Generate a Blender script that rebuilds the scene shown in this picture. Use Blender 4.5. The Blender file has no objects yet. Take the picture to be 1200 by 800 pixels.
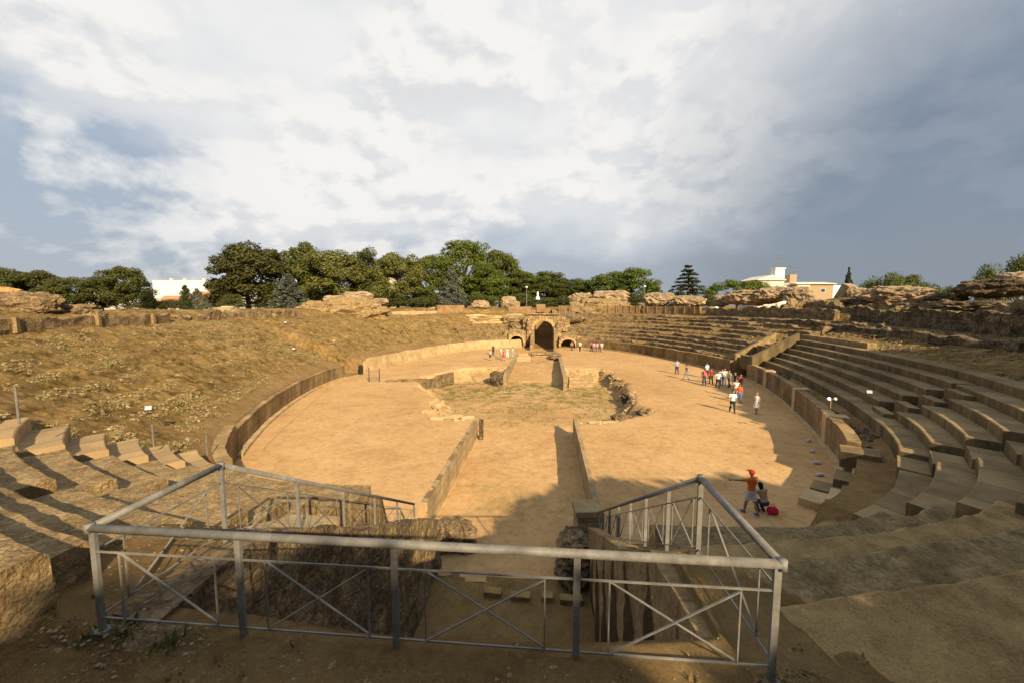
import bpy, math, random
import numpy as np
from mathutils import Vector, Matrix
random.seed(7); RNG=np.random.default_rng(7)
scene=bpy.context.scene; COL=scene.collection
R=math.radians
# ------------------------------------------------------------------ camera geometry
F=467.;PITCH=R(5.14);PSI=R(4.9);CAM=(0.9,0.,8.)
def ray(px,py):
    u=(px-600)/F;v=(py-400)/F
    f=math.cos(PITCH)-v*math.sin(PITCH);d=-(math.sin(PITCH)+v*math.cos(PITCH))
    return u*math.cos(PSI)-f*math.sin(PSI),u*math.sin(PSI)+f*math.cos(PSI),d
def at(px,py,z):
    x,y,d=ray(px,py);t=(z-CAM[2])/d
    return Vector((CAM[0]+x*t,CAM[1]+y*t,z))
def aty(px,py,Y):
    x,y,d=ray(px,py);t=Y/y
    return Vector((CAM[0]+x*t,Y,CAM[2]+d*t))
EA,EB,YC=21.7,33.9,42.3
def at_ring(px,py,s):
    x,y,d=ray(px,py);lo,hi=0.,400.
    if s>0: lo=8.
    for _ in range(60):
        m=(lo+hi)/2;X=CAM[0]+x*m;Y=y*m-YC
        if (X/(EA+s))**2+(Y/(EB+s))**2>1: hi=m
        else: lo=m
    return Vector((CAM[0]+x*lo,y*lo,CAM[2]+d*lo))
# ------------------------------------------------------------------ noise
def _h(ix,iy,iz,seed):
    n=(ix.astype(np.int64)*374761393+iy.astype(np.int64)*668265263+iz.astype(np.int64)*2147483647+seed*974634777)&0xffffffff
    n=((n^(n>>13))*1274126177)&0xffffffff
    return ((n^(n>>16))&0xffffff)/float(0xffffff)
def vnoise(p,seed=0):
    p=np.asarray(p,float);i=np.floor(p);f=p-i;f=f*f*(3-2*f);i=i.astype(np.int64)
    r=0
    for a in(0,1):
        wa=f[...,0] if a else 1-f[...,0]
        for b in(0,1):
            wb=f[...,1] if b else 1-f[...,1]
            for c in(0,1):
                wc=f[...,2] if c else 1-f[...,2]
                r=r+wa*wb*wc*_h(i[...,0]+a,i[...,1]+b,i[...,2]+c,seed)
    return r*2-1
def fbm(p,o=4,seed=0,g=.5):
    p=np.asarray(p,float);r=0;A=1;T=0
    for k in range(o):
        r=r+A*vnoise(p*(2.03**k)+k*17.3,seed+k);T+=A;A*=g
    return r/T
def fb2(x,y,sc,o=4,seed=0):
    return fbm(np.stack([x*sc,y*sc,np.zeros_like(x)+.5],-1),o,seed)
def sm(x,a,b):
    t=np.clip((x-a)/(b-a),0,1);return t*t*(3-2*t)
# ------------------------------------------------------------------ mesh building
class MB:
    def __init__(s): s.v=[];s.f=[]
    def add(s,vs,fs):
        n=len(s.v);s.v.extend([tuple(p) for p in vs]);s.f.extend([tuple(i+n for i in f) for f in fs])
    def box(s,c,d,rz=0,rx=0):
        m=Matrix.Rotation(rz,3,'Z')@Matrix.Rotation(rx,3,'X')
        vs=[Vector(c)+m@Vector((x*d[0]/2,y*d[1]/2,z*d[2]/2)) for z in(-1,1) for y in(-1,1) for x in(-1,1)]
        s.add(vs,[(0,2,3,1),(4,5,7,6),(0,1,5,4),(2,6,7,3),(0,4,6,2),(1,3,7,5)])
    def tube(s,pts,rs,n=8,cap=True):
        pts=[Vector(p) for p in pts]
        if not hasattr(rs,'__len__'): rs=[rs]*len(pts)
        rings=[]
        for i,p in enumerate(pts):
            d=(pts[min(i+1,len(pts)-1)]-pts[max(i-1,0)]).normalized()
            up=Vector((0,0,1)) if abs(d.z)<.95 else Vector((0,1,0))
            a=d.cross(up).normalized();b=a.cross(d).normalized()
            r=rs[i];rx,ry=r if hasattr(r,'__len__') else (r,r)
            rings.append([p+a*(rx*math.cos(k*2*math.pi/n))+b*(ry*math.sin(k*2*math.pi/n)) for k in range(n)])
        s.loft(rings,cap)
    def loft(s,rings,cap=True):
        n=len(rings[0]);vs=[v for r in rings for v in r];fs=[]
        for i in range(len(rings)-1):
            for k in range(n):
                a=i*n+k;b=i*n+(k+1)%n;fs.append((a,b,b+n,a+n))
        if cap: fs.append(tuple(range(n-1,-1,-1)));fs.append(tuple((len(rings)-1)*n+k for k in range(n)))
        s.add(vs,fs)
    def ell(s,rows,n=14):   # rows: (x,y,z,rx,ry) horizontal ellipses
        s.loft([[Vector((x+rx*math.cos(k*2*math.pi/n),y+ry*math.sin(k*2*math.pi/n),z)) for k in range(n)] for x,y,z,rx,ry in rows])
    def bar(s,a,b,w,h=None):  # rectangular bar
        a=Vector(a);b=Vector(b);h=h or w;d=(b-a).normalized()
        up=Vector((0,0,1)) if abs(d.z)<.95 else Vector((0,1,0))
        x=d.cross(up).normalized();y=x.cross(d).normalized()
        s.loft([[p+x*(i*w/2)+y*(j*h/2) for i,j in((-1,-1),(1,-1),(1,1),(-1,1))] for p in(a,b)])
    def build(s,name,mat,parent=None,base=(0,0,0),smooth=False):
        return mkobj(name,np.array(s.v,float),s.f,mat,parent,base,smooth)
def mkobj(name,V,Fc,mat,parent=None,base=(0,0,0),smooth=False):
    me=bpy.data.meshes.new(name)
    V=np.asarray(V,float)-np.array(base,float)
    if isinstance(Fc,np.ndarray):
        nf,k=Fc.shape
        me.vertices.add(len(V));me.vertices.foreach_set('co',V.astype(np.float32).ravel())
        me.loops.add(nf*k);me.loops.foreach_set('vertex_index',Fc.astype(np.int32).ravel())
        me.polygons.add(nf);me.polygons.foreach_set('loop_start',np.arange(0,nf*k,k,dtype=np.int32))
        me.polygons.foreach_set('loop_total',np.full(nf,k,np.int32))
        me.update(calc_edges=True);me.validate()
    else:
        me.from_pydata([tuple(p) for p in V],[],Fc);me.update()
    if smooth: me.polygons.foreach_set('use_smooth',[True]*len(me.polygons))
    for m in (mat if isinstance(mat,(list,tuple)) else [mat]): me.materials.append(m)
    o=bpy.data.objects.new(name,me);COL.objects.link(o)
    if parent is not None: o.parent=parent
    else: o.location=base
    return o
def tag(o,label=None,cat=None,group=None,kind=None):
    if label: o['label']=label
    if cat: o['category']=cat
    if group: o['group']=group
    if kind: o['kind']=kind
    return o
def thing(name,label,cat,base=(0,0,0),group=None,rz=0):
    o=bpy.data.objects.new(name,None);COL.objects.link(o);o.location=base;o.rotation_euler=(0,0,rz)
    o.empty_display_size=.2
    return tag(o,label,cat,group)
def grid_faces(nu,nv,closev=False):
    a=np.arange(nu*nv).reshape(nu,nv)
    if closev: a=np.concatenate([a,a[:,:1]],1)
    return np.stack([a[:-1,:-1],a[1:,:-1],a[1:,1:],a[:-1,1:]],-1).reshape(-1,4)
# ------------------------------------------------------------------ materials
def newmat(name):
    m=bpy.data.materials.new(name);m.use_nodes=True;nt=m.node_tree;b=nt.nodes['Principled BSDF']
    b.inputs['Specular IOR Level'].default_value=.2
    return m,nt,b
def nd(nt,t,**k):
    n=nt.nodes.new(t)
    for a,b in k.items():
        if a in n.inputs.keys(): n.inputs[a].default_value=b
        else: setattr(n,a,b)
    return n
def ramp(nt,src,stops,interp='LINEAR'):
    r=nt.nodes.new('ShaderNodeValToRGB');e=r.color_ramp.elements;r.color_ramp.interpolation=interp
    while len(e)<len(stops): e.new(.5)
    for x,(p,c) in zip(e,stops): x.position=p;x.color=(*c,1) if len(c)==3 else c
    nt.links.new(src,r.inputs[0]);return r.outputs[0]
def noise(nt,co,scale,detail=5,rough=.6,dist=0.):
    n=nd(nt,'ShaderNodeTexNoise',Scale=scale,Detail=detail,Roughness=rough,Distortion=dist)
    nt.links.new(co,n.inputs['Vector']);return n.outputs['Fac']
def mixc(nt,fac,a,b,mode='MIX'):
    m=nt.nodes.new('ShaderNodeMix');m.data_type='RGBA';m.blend_type=mode
    for s,i in((fac,0),(a,6),(b,7)):
        if isinstance(s,(int,float)): m.inputs[i].default_value=s
        elif isinstance(s,tuple): m.inputs[i].default_value=(*s,1)
        else: nt.links.new(s,m.inputs[i])
    return m.outputs[2]
def mth(nt,op,a,b=0.,clamp=False):
    m=nt.nodes.new('ShaderNodeMath');m.operation=op;m.use_clamp=clamp
    for s,i in((a,0),(b,1)):
        if isinstance(s,(int,float)): m.inputs[i].default_value=s
        else: nt.links.new(s,m.inputs[i])
    return m.outputs[0]
def bump(nt,bs,h,strength=.5,dist=.05,prev=None):
    n=nd(nt,'ShaderNodeBump',Strength=strength,Distance=dist);nt.links.new(h,n.inputs['Height'])
    if prev is not None: nt.links.new(prev,n.inputs['Normal'])
    if bs is not None: nt.links.new(n.outputs[0],bs.inputs['Normal'])
    return n.outputs[0]
def coord(nt): return nt.nodes.new('ShaderNodeTexCoord').outputs['Object']
def wpos(nt): return nt.nodes.new('ShaderNodeNewGeometry').outputs['Position']
def stone(name,cols,scale=1.2,fine=14,bs=.7,bd=.06,rough=.95,spots=None,sc=(1,1,1),cells=0,joint=0,course=0,cst=.6,streak=0):
    m,nt,b=newmat(name);co=wpos(nt)
    mp=nd(nt,'ShaderNodeMapping');mp.inputs['Scale'].default_value=sc;nt.links.new(co,mp.inputs[0]);co2=mp.outputs[0]
    n1=noise(nt,co2,scale,6,.62);n2=noise(nt,co,fine,5,.7)
    f=mth(nt,'ADD',mth(nt,'MULTIPLY',n1,.6),mth(nt,'MULTIPLY',n2,.4))
    k=len(cols);c=ramp(nt,f,[(.34+.32*i/(k-1),q) for i,q in enumerate(cols)])
    if spots:
        v=nd(nt,'ShaderNodeTexVoronoi',Scale=spots[0]);nt.links.new(co,v.inputs['Vector'])
        msk=ramp(nt,v.outputs['Distance'],[(.0,(1,1,1)),(.32,(1,1,1)),(.5,(0,0,0))])
        sel=ramp(nt,noise(nt,co,spots[0]*.33,3),[(.45,(0,0,0)),(.6,(1,1,1))])
        c=mixc(nt,mth(nt,'MULTIPLY',msk,mth(nt,'MULTIPLY',sel,spots[2])),c,spots[1])
    hh=None
    if cells:
        wv=nd(nt,'ShaderNodeVectorMath',operation='ADD');nn=nd(nt,'ShaderNodeTexNoise',Scale=cells*.8,Detail=3);nt.links.new(co,nn.inputs['Vector'])
        sv=nd(nt,'ShaderNodeVectorMath',operation='SCALE');nt.links.new(nn.outputs['Color'],sv.inputs[0]);sv.inputs['Scale'].default_value=.45/cells
        nt.links.new(co,wv.inputs[0]);nt.links.new(sv.outputs[0],wv.inputs[1])
        e_=nd(nt,'ShaderNodeTexVoronoi',Scale=cells,feature='DISTANCE_TO_EDGE');nt.links.new(wv.outputs[0],e_.inputs['Vector'])
        q_=nd(nt,'ShaderNodeTexVoronoi',Scale=cells);nt.links.new(wv.outputs[0],q_.inputs['Vector'])
        bw=nt.nodes.new('ShaderNodeSeparateColor');nt.links.new(q_.outputs['Color'],bw.inputs[0])
        ed=ramp(nt,e_.outputs['Distance'],[(.0,(.35,.33,.3)),(.10,(1,1,1))])
        tone=ramp(nt,bw.outputs[0],[(0,(.62,.60,.58)),(.5,(1,1,1)),(1,(1.3,1.27,1.2))])
        c=mixc(nt,cst,c,mixc(nt,1.,ed,tone,'MULTIPLY'),'MULTIPLY')
        hh=bump(nt,None,ramp(nt,e_.outputs['Distance'],[(0,(0,0,0)),(.22,(1,1,1))]),cst,.3/cells)
    if joint:
        a_=nd(nt,'ShaderNodeAttribute',attribute_name='arc')
        fr=mth(nt,'FRACT',mth(nt,'ADD',mth(nt,'MULTIPLY',a_.outputs['Fac'],1/joint),.5))
        ln=mth(nt,'MULTIPLY',mth(nt,'ABSOLUTE',mth(nt,'SUBTRACT',fr,.5)),2.)   # 0 at middle, 1 at joint
        wn_=nd(nt,'ShaderNodeTexWhiteNoise',noise_dimensions='1D');nt.links.new(mth(nt,'FLOOR',mth(nt,'ADD',mth(nt,'MULTIPLY',a_.outputs['Fac'],1/joint),.5)),wn_.inputs['W'])
        ton=ramp(nt,wn_.outputs['Value'],[(0,(.74,.73,.72)),(.5,(1,1,1)),(1,(1.2,1.18,1.14))])
        c=mixc(nt,.8,c,ton,'MULTIPLY')
        jl=ramp(nt,ln,[(1-.05/joint*1.,(0,0,0)),(1-.02/joint,(1,1,1))])
        c=mixc(nt,mth(nt,'MULTIPLY',jl,mth(nt,'ADD',.35,mth(nt,'MULTIPLY',n2,.6))),c,tuple(x*.3 for x in cols[0]))
        hh=bump(nt,None,mth(nt,'SUBTRACT',1.,jl),.6,.03,hh)
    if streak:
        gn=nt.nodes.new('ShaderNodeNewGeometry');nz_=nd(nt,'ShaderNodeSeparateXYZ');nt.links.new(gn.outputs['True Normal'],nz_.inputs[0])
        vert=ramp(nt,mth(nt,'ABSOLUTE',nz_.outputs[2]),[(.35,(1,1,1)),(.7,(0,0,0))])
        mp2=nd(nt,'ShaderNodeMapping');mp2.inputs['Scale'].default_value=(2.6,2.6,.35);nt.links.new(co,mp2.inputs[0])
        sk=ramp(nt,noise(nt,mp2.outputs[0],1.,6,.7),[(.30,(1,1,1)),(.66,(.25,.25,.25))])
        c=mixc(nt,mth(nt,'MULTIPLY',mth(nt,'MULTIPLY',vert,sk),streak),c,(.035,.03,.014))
    if course:
        zz=nd(nt,'ShaderNodeSeparateXYZ');nt.links.new(co,zz.inputs[0])
        fz=mth(nt,'FRACT',mth(nt,'ADD',mth(nt,'MULTIPLY',zz.outputs[2],1/course),mth(nt,'MULTIPLY',mth(nt,'SUBTRACT',n1,.5),.18)))
        cl=ramp(nt,mth(nt,'MULTIPLY',mth(nt,'ABSOLUTE',mth(nt,'SUBTRACT',fz,.5)),2.),[(.93,(0,0,0)),(.98,(1,1,1))])
        c=mixc(nt,mth(nt,'MULTIPLY',cl,.7),c,tuple(x*.4 for x in cols[0]))
    nt.links.new(c,b.inputs['Base Color']);b.inputs['Roughness'].default_value=rough
    h=bump(nt,None,n1,bs*.8,bd*2,hh);bump(nt,b,n2,bs,bd*.5,h)
    return m
M={}
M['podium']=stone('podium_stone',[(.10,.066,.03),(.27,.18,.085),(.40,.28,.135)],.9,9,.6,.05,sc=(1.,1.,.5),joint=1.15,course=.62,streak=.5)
M['seatd']=stone('weathered_seat',[(.115,.08,.042),(.215,.152,.076),(.31,.222,.11)],.8,24,.5,.02,sc=(1,1,1),joint=1.5,streak=.85)  # drip stains on risers, with their shade contrast put into the colour too
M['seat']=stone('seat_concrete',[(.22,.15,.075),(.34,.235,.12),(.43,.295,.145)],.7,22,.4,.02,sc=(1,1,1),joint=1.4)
M['worn']=stone('worn_seat',[(.12,.078,.036),(.27,.185,.085),(.42,.30,.15)],1.9,16,1.,.08,spots=(9,(.47,.36,.2),.5),cells=13,cst=.4)
M['worn_d']=stone('worn_dark',[(.095,.066,.032),(.22,.155,.073),(.37,.268,.135)],2.2,13,1.,.07,spots=(8,(.33,.26,.15),.5),cells=17,cst=.3)
M['worn_b']=stone('worn_brown',[(.16,.105,.044),(.33,.22,.094),(.47,.335,.15)],1.6,34,1.,.06,cells=21,cst=.25)
M['rubble']=stone('rubble_core',[(.06,.042,.022),(.20,.14,.075),(.38,.275,.145)],1.5,9,1.,.10,cells=6.5,cst=.5)
M['rock']=stone('conglomerate',[(.10,.075,.045),(.30,.22,.13),(.46,.35,.21)],.8,7,1.,.16,spots=(4,(.5,.4,.27),.5))
M['pale']=stone('pale_stone',[(.25,.175,.09),(.42,.30,.155),(.53,.40,.23)],1.1,10,.7,.05)
M['gate']=stone('gate_granite',[(.15,.10,.048),(.31,.215,.105),(.45,.32,.165)],1.,7,.9,.08,cells=1.6)
M['earth']=stone('red_earth',[(.26,.14,.05),(.42,.25,.10),(.52,.33,.14)],.9,8,.8,.09)
M['dark_rock']=stone('lichen_rock',[(.035,.028,.018),(.11,.08,.045),(.27,.195,.11)],1.1,8,1.,.12,spots=(4,(.36,.28,.18),.35),cells=3.2)
M['scatter']=stone('loose_stone',[(.12,.088,.045),(.26,.19,.10),(.40,.31,.19)],2.6,12,.6,.05)
def brickmat(name,c1,c2,cm,scale,bw=.5,rh=.2,off=.5):
    m,nt,b=newmat(name);g=wpos(nt)
    s=nd(nt,'ShaderNodeSeparateXYZ');nt.links.new(g,s.inputs[0])
    c=nd(nt,'ShaderNodeCombineXYZ');nt.links.new(mth(nt,'ADD',s.outputs[0],s.outputs[1]),c.inputs[0]);nt.links.new(s.outputs[2],c.inputs[1])
    br=nd(nt,'ShaderNodeTexBrick',Scale=scale);br.offset=off
    for k,v in(('Color1',c1),('Color2',c2),('Mortar',cm)): br.inputs[k].default_value=(*v,1)
    br.inputs['Brick Width'].default_value=bw;br.inputs['Row Height'].default_value=rh;br.inputs['Mortar Size'].default_value=.018;br.inputs['Bias'].default_value=-.1
    nt.links.new(c.outputs[0],br.inputs['Vector'])
    n1=noise(nt,g,1.1,6,.65)
    col=mixc(nt,ramp(nt,n1,[(.38,(0,0,0)),(.68,(.75,.75,.75))]),br.outputs['Color'],tuple(x*.45 for x in c1))
    nt.links.new(col,b.inputs['Base Color']);b.inputs['Roughness'].default_value=.95
    h=bump(nt,None,mth(nt,'SUBTRACT',1.,br.outputs['Fac']),.6,.03);bump(nt,b,noise(nt,g,14,5,.7),.6,.04,h)
    return m
M['brick']=brickmat('brick',(.30,.18,.085),(.38,.24,.115),(.34,.25,.14),3,.5,.2)
M['ashlar']=brickmat('ashlar',(.36,.26,.14),(.45,.33,.18),(.20,.14,.07),1,.9,.45)
# pit wall with slanted dark bands that widen downwards
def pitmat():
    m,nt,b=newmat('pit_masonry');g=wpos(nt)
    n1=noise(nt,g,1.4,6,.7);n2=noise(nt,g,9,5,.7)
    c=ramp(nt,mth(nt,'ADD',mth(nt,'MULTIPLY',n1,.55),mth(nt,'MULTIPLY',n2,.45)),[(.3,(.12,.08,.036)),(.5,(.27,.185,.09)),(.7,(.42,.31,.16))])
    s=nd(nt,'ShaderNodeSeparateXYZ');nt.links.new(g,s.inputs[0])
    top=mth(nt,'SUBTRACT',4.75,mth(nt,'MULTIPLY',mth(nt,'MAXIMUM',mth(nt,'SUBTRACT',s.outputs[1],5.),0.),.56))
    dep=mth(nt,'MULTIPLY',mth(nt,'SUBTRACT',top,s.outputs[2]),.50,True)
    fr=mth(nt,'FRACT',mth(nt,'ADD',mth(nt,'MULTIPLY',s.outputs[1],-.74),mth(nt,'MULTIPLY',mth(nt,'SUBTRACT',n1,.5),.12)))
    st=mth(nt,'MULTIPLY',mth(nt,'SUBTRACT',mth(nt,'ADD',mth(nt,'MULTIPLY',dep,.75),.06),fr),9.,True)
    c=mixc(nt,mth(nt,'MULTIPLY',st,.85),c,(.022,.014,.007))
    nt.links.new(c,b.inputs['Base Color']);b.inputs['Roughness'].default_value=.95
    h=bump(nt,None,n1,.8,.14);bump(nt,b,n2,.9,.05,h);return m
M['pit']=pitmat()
def plain(name,col,rough=.6,metal=0.,var=.12,scale=6):
    m,nt,b=newmat(name);co=coord(nt);n=noise(nt,co,scale,4)
    c=ramp(nt,n,[(.3,tuple(x*(1-var) for x in col)),(.7,tuple(min(1,x*(1+var)) for x in col))])
    nt.links.new(c,b.inputs['Base Color']);b.inputs['Roughness'].default_value=rough;b.inputs['Metallic'].default_value=metal
    return m
def metalmat():
    m,nt,b=newmat('galvanised_steel');co=wpos(nt)
    n=noise(nt,co,5,6,.7);c=ramp(nt,n,[(.3,(.11,.105,.093)),(.55,(.19,.18,.16)),(.75,(.27,.255,.225))])
    n3=noise(nt,co,26,4,.7);c=mixc(nt,ramp(nt,n3,[(.60,(0,0,0)),(.72,(.6,.6,.6))]),c,(.20,.13,.08))
    nt.links.new(c,b.inputs['Base Color']);b.inputs['Metallic'].default_value=.15;b.inputs['Roughness'].default_value=.62
    bump(nt,b,n3,.25,.01);return m
M['steel']=metalmat()
M['white']=plain('white_plaster',(.70,.69,.66),.85);M['cream']=plain('cream_plaster',(.62,.52,.38),.85)
M['ochre']=plain('ochre_plaster',(.34,.25,.155),.85);M['grey']=plain('grey_render',(.5,.47,.42),.85)
M['tile']=plain('clay_tile',(.42,.20,.10),.85,0,.3,3);M['pale_roof']=plain('pale_roof',(.6,.55,.47),.8)
M['glass']=plain('dark_glass',(.05,.06,.07),.15);M['black']=plain('black_metal',(.02,.02,.022),.5)
M['lamp_glass']=plain('lamp_glass',(.45,.46,.46),.15);M['bluew']=plain('blue_panel',(.35,.45,.6),.6)
M['bark']=stone('bark',[(.05,.035,.02),(.13,.09,.055),(.2,.15,.1)],3,20,.8,.05)
# ground: arena sand with mask attribute green (weeds) and terrain with grass attribute
def arenamat():
    m,nt,b=newmat('arena_sand');co=wpos(nt)
    n1=noise(nt,co,.16,6,.6,.3);n2=noise(nt,co,1.7,6,.65);n3=noise(nt,co,22,4,.7)
    f=mth(nt,'ADD',mth(nt,'MULTIPLY',n1,.45),mth(nt,'ADD',mth(nt,'MULTIPLY',n2,.33),mth(nt,'MULTIPLY',n3,.22)))
    c=ramp(nt,f,[(.36,(.365,.218,.094)),(.5,(.46,.288,.132)),(.64,(.52,.345,.172))])
    at_=nd(nt,'ShaderNodeAttribute',attribute_name='weeds');
    w=mth(nt,'MULTIPLY',at_.outputs['Fac'],ramp(nt,noise(nt,co,1.1,7,.75),[(.47,(0,0,0)),(.60,(1,1,1))]))
    c=mixc(nt,w,c,mixc(nt,n2,(.10,.115,.025),(.22,.19,.06)))
    a2=nd(nt,'ShaderNodeAttribute',attribute_name='dirt')
    c=mixc(nt,mth(nt,'MULTIPLY',a2.outputs['Fac'],ramp(nt,noise(nt,co,.9,7,.75),[(.40,(0,0,0)),(.62,(.8,.8,.8))])),c,(.27,.165,.075))
    c=mixc(nt,1.,c,ramp(nt,noise(nt,co,3.4,8,.75),[(.36,(.84,.80,.76)),(.47,(1,1,1)),(.62,(1.05,1.05,1.04))]),'MULTIPLY')
    c=mixc(nt,1.,c,ramp(nt,noise(nt,co,.45,7,.7,.8),[(.34,(.86,.84,.82)),(.48,(1,1,1)),(.64,(1.05,1.05,1.05))]),'MULTIPLY')
    # scattered pebbles
    v=nd(nt,'ShaderNodeTexVoronoi',Scale=2.2);nt.links.new(co,v.inputs['Vector'])
    pk=mth(nt,'MULTIPLY',ramp(nt,v.outputs['Distance'],[(.03,(1,1,1)),(.09,(0,0,0))]),ramp(nt,noise(nt,co,.5,3),[(.5,(0,0,0)),(.6,(.8,.8,.8))]))
    c=mixc(nt,pk,c,(.20,.14,.08))
    nt.links.new(c,b.inputs['Base Color']);b.inputs['Roughness'].default_value=1.;b.inputs['Specular IOR Level'].default_value=.05
    h=bump(nt,None,n2,.5,.06);bump(nt,b,n3,.5,.025,h);return m
M['arena']=arenamat()
def terrmat():
    m,nt,b=newmat('terrain_soil');co=wpos(nt)
    n1=noise(nt,co,.35,6,.65);n2=noise(nt,co,2.3,8,.75);n3=noise(nt,co,19,6,.8);n4=noise(nt,co,75,4,.8)
    f=mth(nt,'ADD',mth(nt,'MULTIPLY',n1,.27),mth(nt,'ADD',mth(nt,'MULTIPLY',n2,.30),mth(nt,'ADD',mth(nt,'MULTIPLY',n3,.25),mth(nt,'MULTIPLY',n4,.18))))
    soil=ramp(nt,f,[(.38,(.11,.066,.026)),(.5,(.255,.16,.066)),(.62,(.40,.265,.118))])
    gr=ramp(nt,f,[(.38,(.07,.047,.016)),(.46,(.18,.12,.042)),(.55,(.30,.198,.074)),(.64,(.42,.30,.135))])
    green=ramp(nt,noise(nt,co,.8,6,.7),[(.52,(0,0,0)),(.66,(.6,.6,.6))])
    gr=mixc(nt,green,gr,(.125,.115,.035))
    at_=nd(nt,'ShaderNodeAttribute',attribute_name='grass')
    gr=mixc(nt,1.,gr,ramp(nt,noise(nt,co,1.15,9,.78),[(.40,(.42,.38,.32)),(.50,(.9,.88,.85)),(.60,(1.18,1.16,1.1))]),'MULTIPLY')
    msk=mth(nt,'MULTIPLY',at_.outputs['Fac'],ramp(nt,noise(nt,co,.55,6,.7),[(.36,(.25,.25,.25)),(.55,(1,1,1))]))
    c=mixc(nt,msk,soil,gr)
    sa=nd(nt,'ShaderNodeAttribute',attribute_name='slab')
    c=mixc(nt,sa.outputs['Fac'],c,ramp(nt,f,[(.38,(.15,.097,.04)),(.5,(.31,.207,.088)),(.62,(.44,.315,.142))]))
    # embedded stones
    v=nd(nt,'ShaderNodeTexVoronoi',Scale=2.6);nt.links.new(co,v.inputs['Vector'])
    pk=mth(nt,'MULTIPLY',ramp(nt,v.outputs['Distance'],[(.16,(1,1,1)),(.30,(0,0,0))]),ramp(nt,noise(nt,co,.45,5,.7),[(.52,(0,0,0)),(.6,(.85,.85,.85))]))
    pk=mth(nt,'MULTIPLY',pk,at_.outputs['Fac'])
    c=mixc(nt,pk,c,(.42,.33,.2))
    nt.links.new(c,b.inputs['Base Color']);b.inputs['Roughness'].default_value=1.;b.inputs['Specular IOR Level'].default_value=.08
    h=bump(nt,None,n2,.9,.16);h=bump(nt,None,n3,.9,.06,h);h=bump(nt,None,n4,.8,.02,h);bump(nt,b,pk,.7,.12,h);return m
M['terrain']=terrmat()
def leafmat(name,c1,c2,c3):
    m,nt,b=newmat(name);co=coord(nt);oi=nt.nodes.new('ShaderNodeObjectInfo')
    n=noise(nt,co,.55,4,.6);n2=noise(nt,co,3.5,3)
    f=mth(nt,'ADD',mth(nt,'MULTIPLY',n,.6),mth(nt,'MULTIPLY',n2,.4))
    c=ramp(nt,f,[(.32,c1),(.5,c2),(.68,c3)])
    hs=nd(nt,'ShaderNodeHueSaturation');nt.links.new(c,hs.inputs['Color'])
    nt.links.new(mth(nt,'ADD',.75,mth(nt,'MULTIPLY',oi.outputs['Random'],.5)),hs.inputs['Value'])
    nt.links.new(mth(nt,'ADD',.485,mth(nt,'MULTIPLY',oi.outputs['Random'],.03)),hs.inputs['Hue'])
    nt.links.new(hs.outputs[0],b.inputs['Base Color']);b.inputs['Roughness'].default_value=.7
    tr=nd(nt,'ShaderNodeBsdfTranslucent');nt.links.new(hs.outputs[0],tr.inputs['Color'])
    mx=nd(nt,'ShaderNodeMixShader');mx.inputs[0].default_value=.22
    nt.links.new(b.outputs[0],mx.inputs[1]);nt.links.new(tr.outputs[0],mx.inputs[2])
    nt.links.new(mx.outputs[0],nt.nodes['Material Output'].inputs[0]);return m
M['lf_dark']=leafmat('leaf_dark',(.04,.05,.013),(.085,.092,.023),(.15,.145,.04))
M['lf_olive']=leafmat('leaf_olive',(.065,.066,.017),(.12,.116,.03),(.185,.17,.05))
M['lf_pine']=leafmat('leaf_pine',(.052,.07,.013),(.10,.125,.02),(.175,.195,.034))
M['lf_blue']=leafmat('leaf_silver',(.085,.095,.07),(.15,.165,.12),(.24,.25,.18))
M['lf_cyp']=leafmat('leaf_cypress',(.03,.042,.014),(.055,.07,.022),(.09,.105,.033))
M['lf_bush']=leafmat('leaf_bush',(.05,.07,.014),(.10,.12,.024),(.16,.17,.045))
M['weed']=plain('dry_grass_blade',(.21,.155,.06),.9,0,.5,.7)
M['weedg']=plain('green_weed',(.11,.13,.035),.9,0,.35,.7)

# ------------------------------------------------------------------ amphitheatre coordinates
DS=[(-180,-.3),(-174,0),(-156,-.5),(-143,-.6),(-135,-.4),(-125,-.4),(-112,-2.6),(-104,-4.4),(-98,-5),(-90,-5),(-82,-5),(-75,-4.),(-66,-2.),(-58,-1.2),(-43,-.9),(-33,-1.2),(-20,-1.),(-8,0),(2,1),(13,1.2),(27,.7),(56,1),(68,1.2),(80,.6),(90,0),(100,.6),(114,1.2),(126,.5),(155,-1.2),(175,-1.2),(180,-.3)]
DT=[d[0] for d in DS];DV=[d[1] for d in DS]
def wrapd(t): return (np.asarray(t,float)+180)%360-180
def dsf(t):
    t=wrapd(t);return (np.interp(t,DT,DV)+np.interp(wrapd(t+3),DT,DV)+np.interp(wrapd(t-3),DT,DV))/3
def PXY(t,s):
    t=np.asarray(t,float);s=np.asarray(s,float)
    S=s+dsf(t)*np.clip(1-s/7.,0,1.15)
    c=np.cos(np.radians(t));n=np.sin(np.radians(t))
    sx=sm(np.abs(c),.15,.5);sy=sm(np.abs(n),.15,.5)
    return (EA+sx*S)*c,YC+(EB+sy*S)*n
def tx(x,near=True):  # t of the straight column at x
    a=math.degrees(math.acos(x/EA));return -a if near else a
def ty(y,right=True):
    a=math.degrees(math.asin((y-YC)/EB));return a if right else 180-a
SA=[.3,1,2,3,4,5.3,6.5,8,10,12,13.8,14.2,16,18,20,24,30,45,100,3500]
far_=[1.5,1.6,2.0,2.45,2.9,3.5,4.1,4.75,5.55,6.2,6.25,6.9,7.2,7.4,7.4,7.2,7,6.8,6.6,5]
hill=[1.45,1.7,2.1,2.5,2.9,3.4,3.9,4.5,5.25,5.9,6.3,6.4,7.0,7.4,7.4,7.2,7,6.8,6.6,5]
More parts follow.
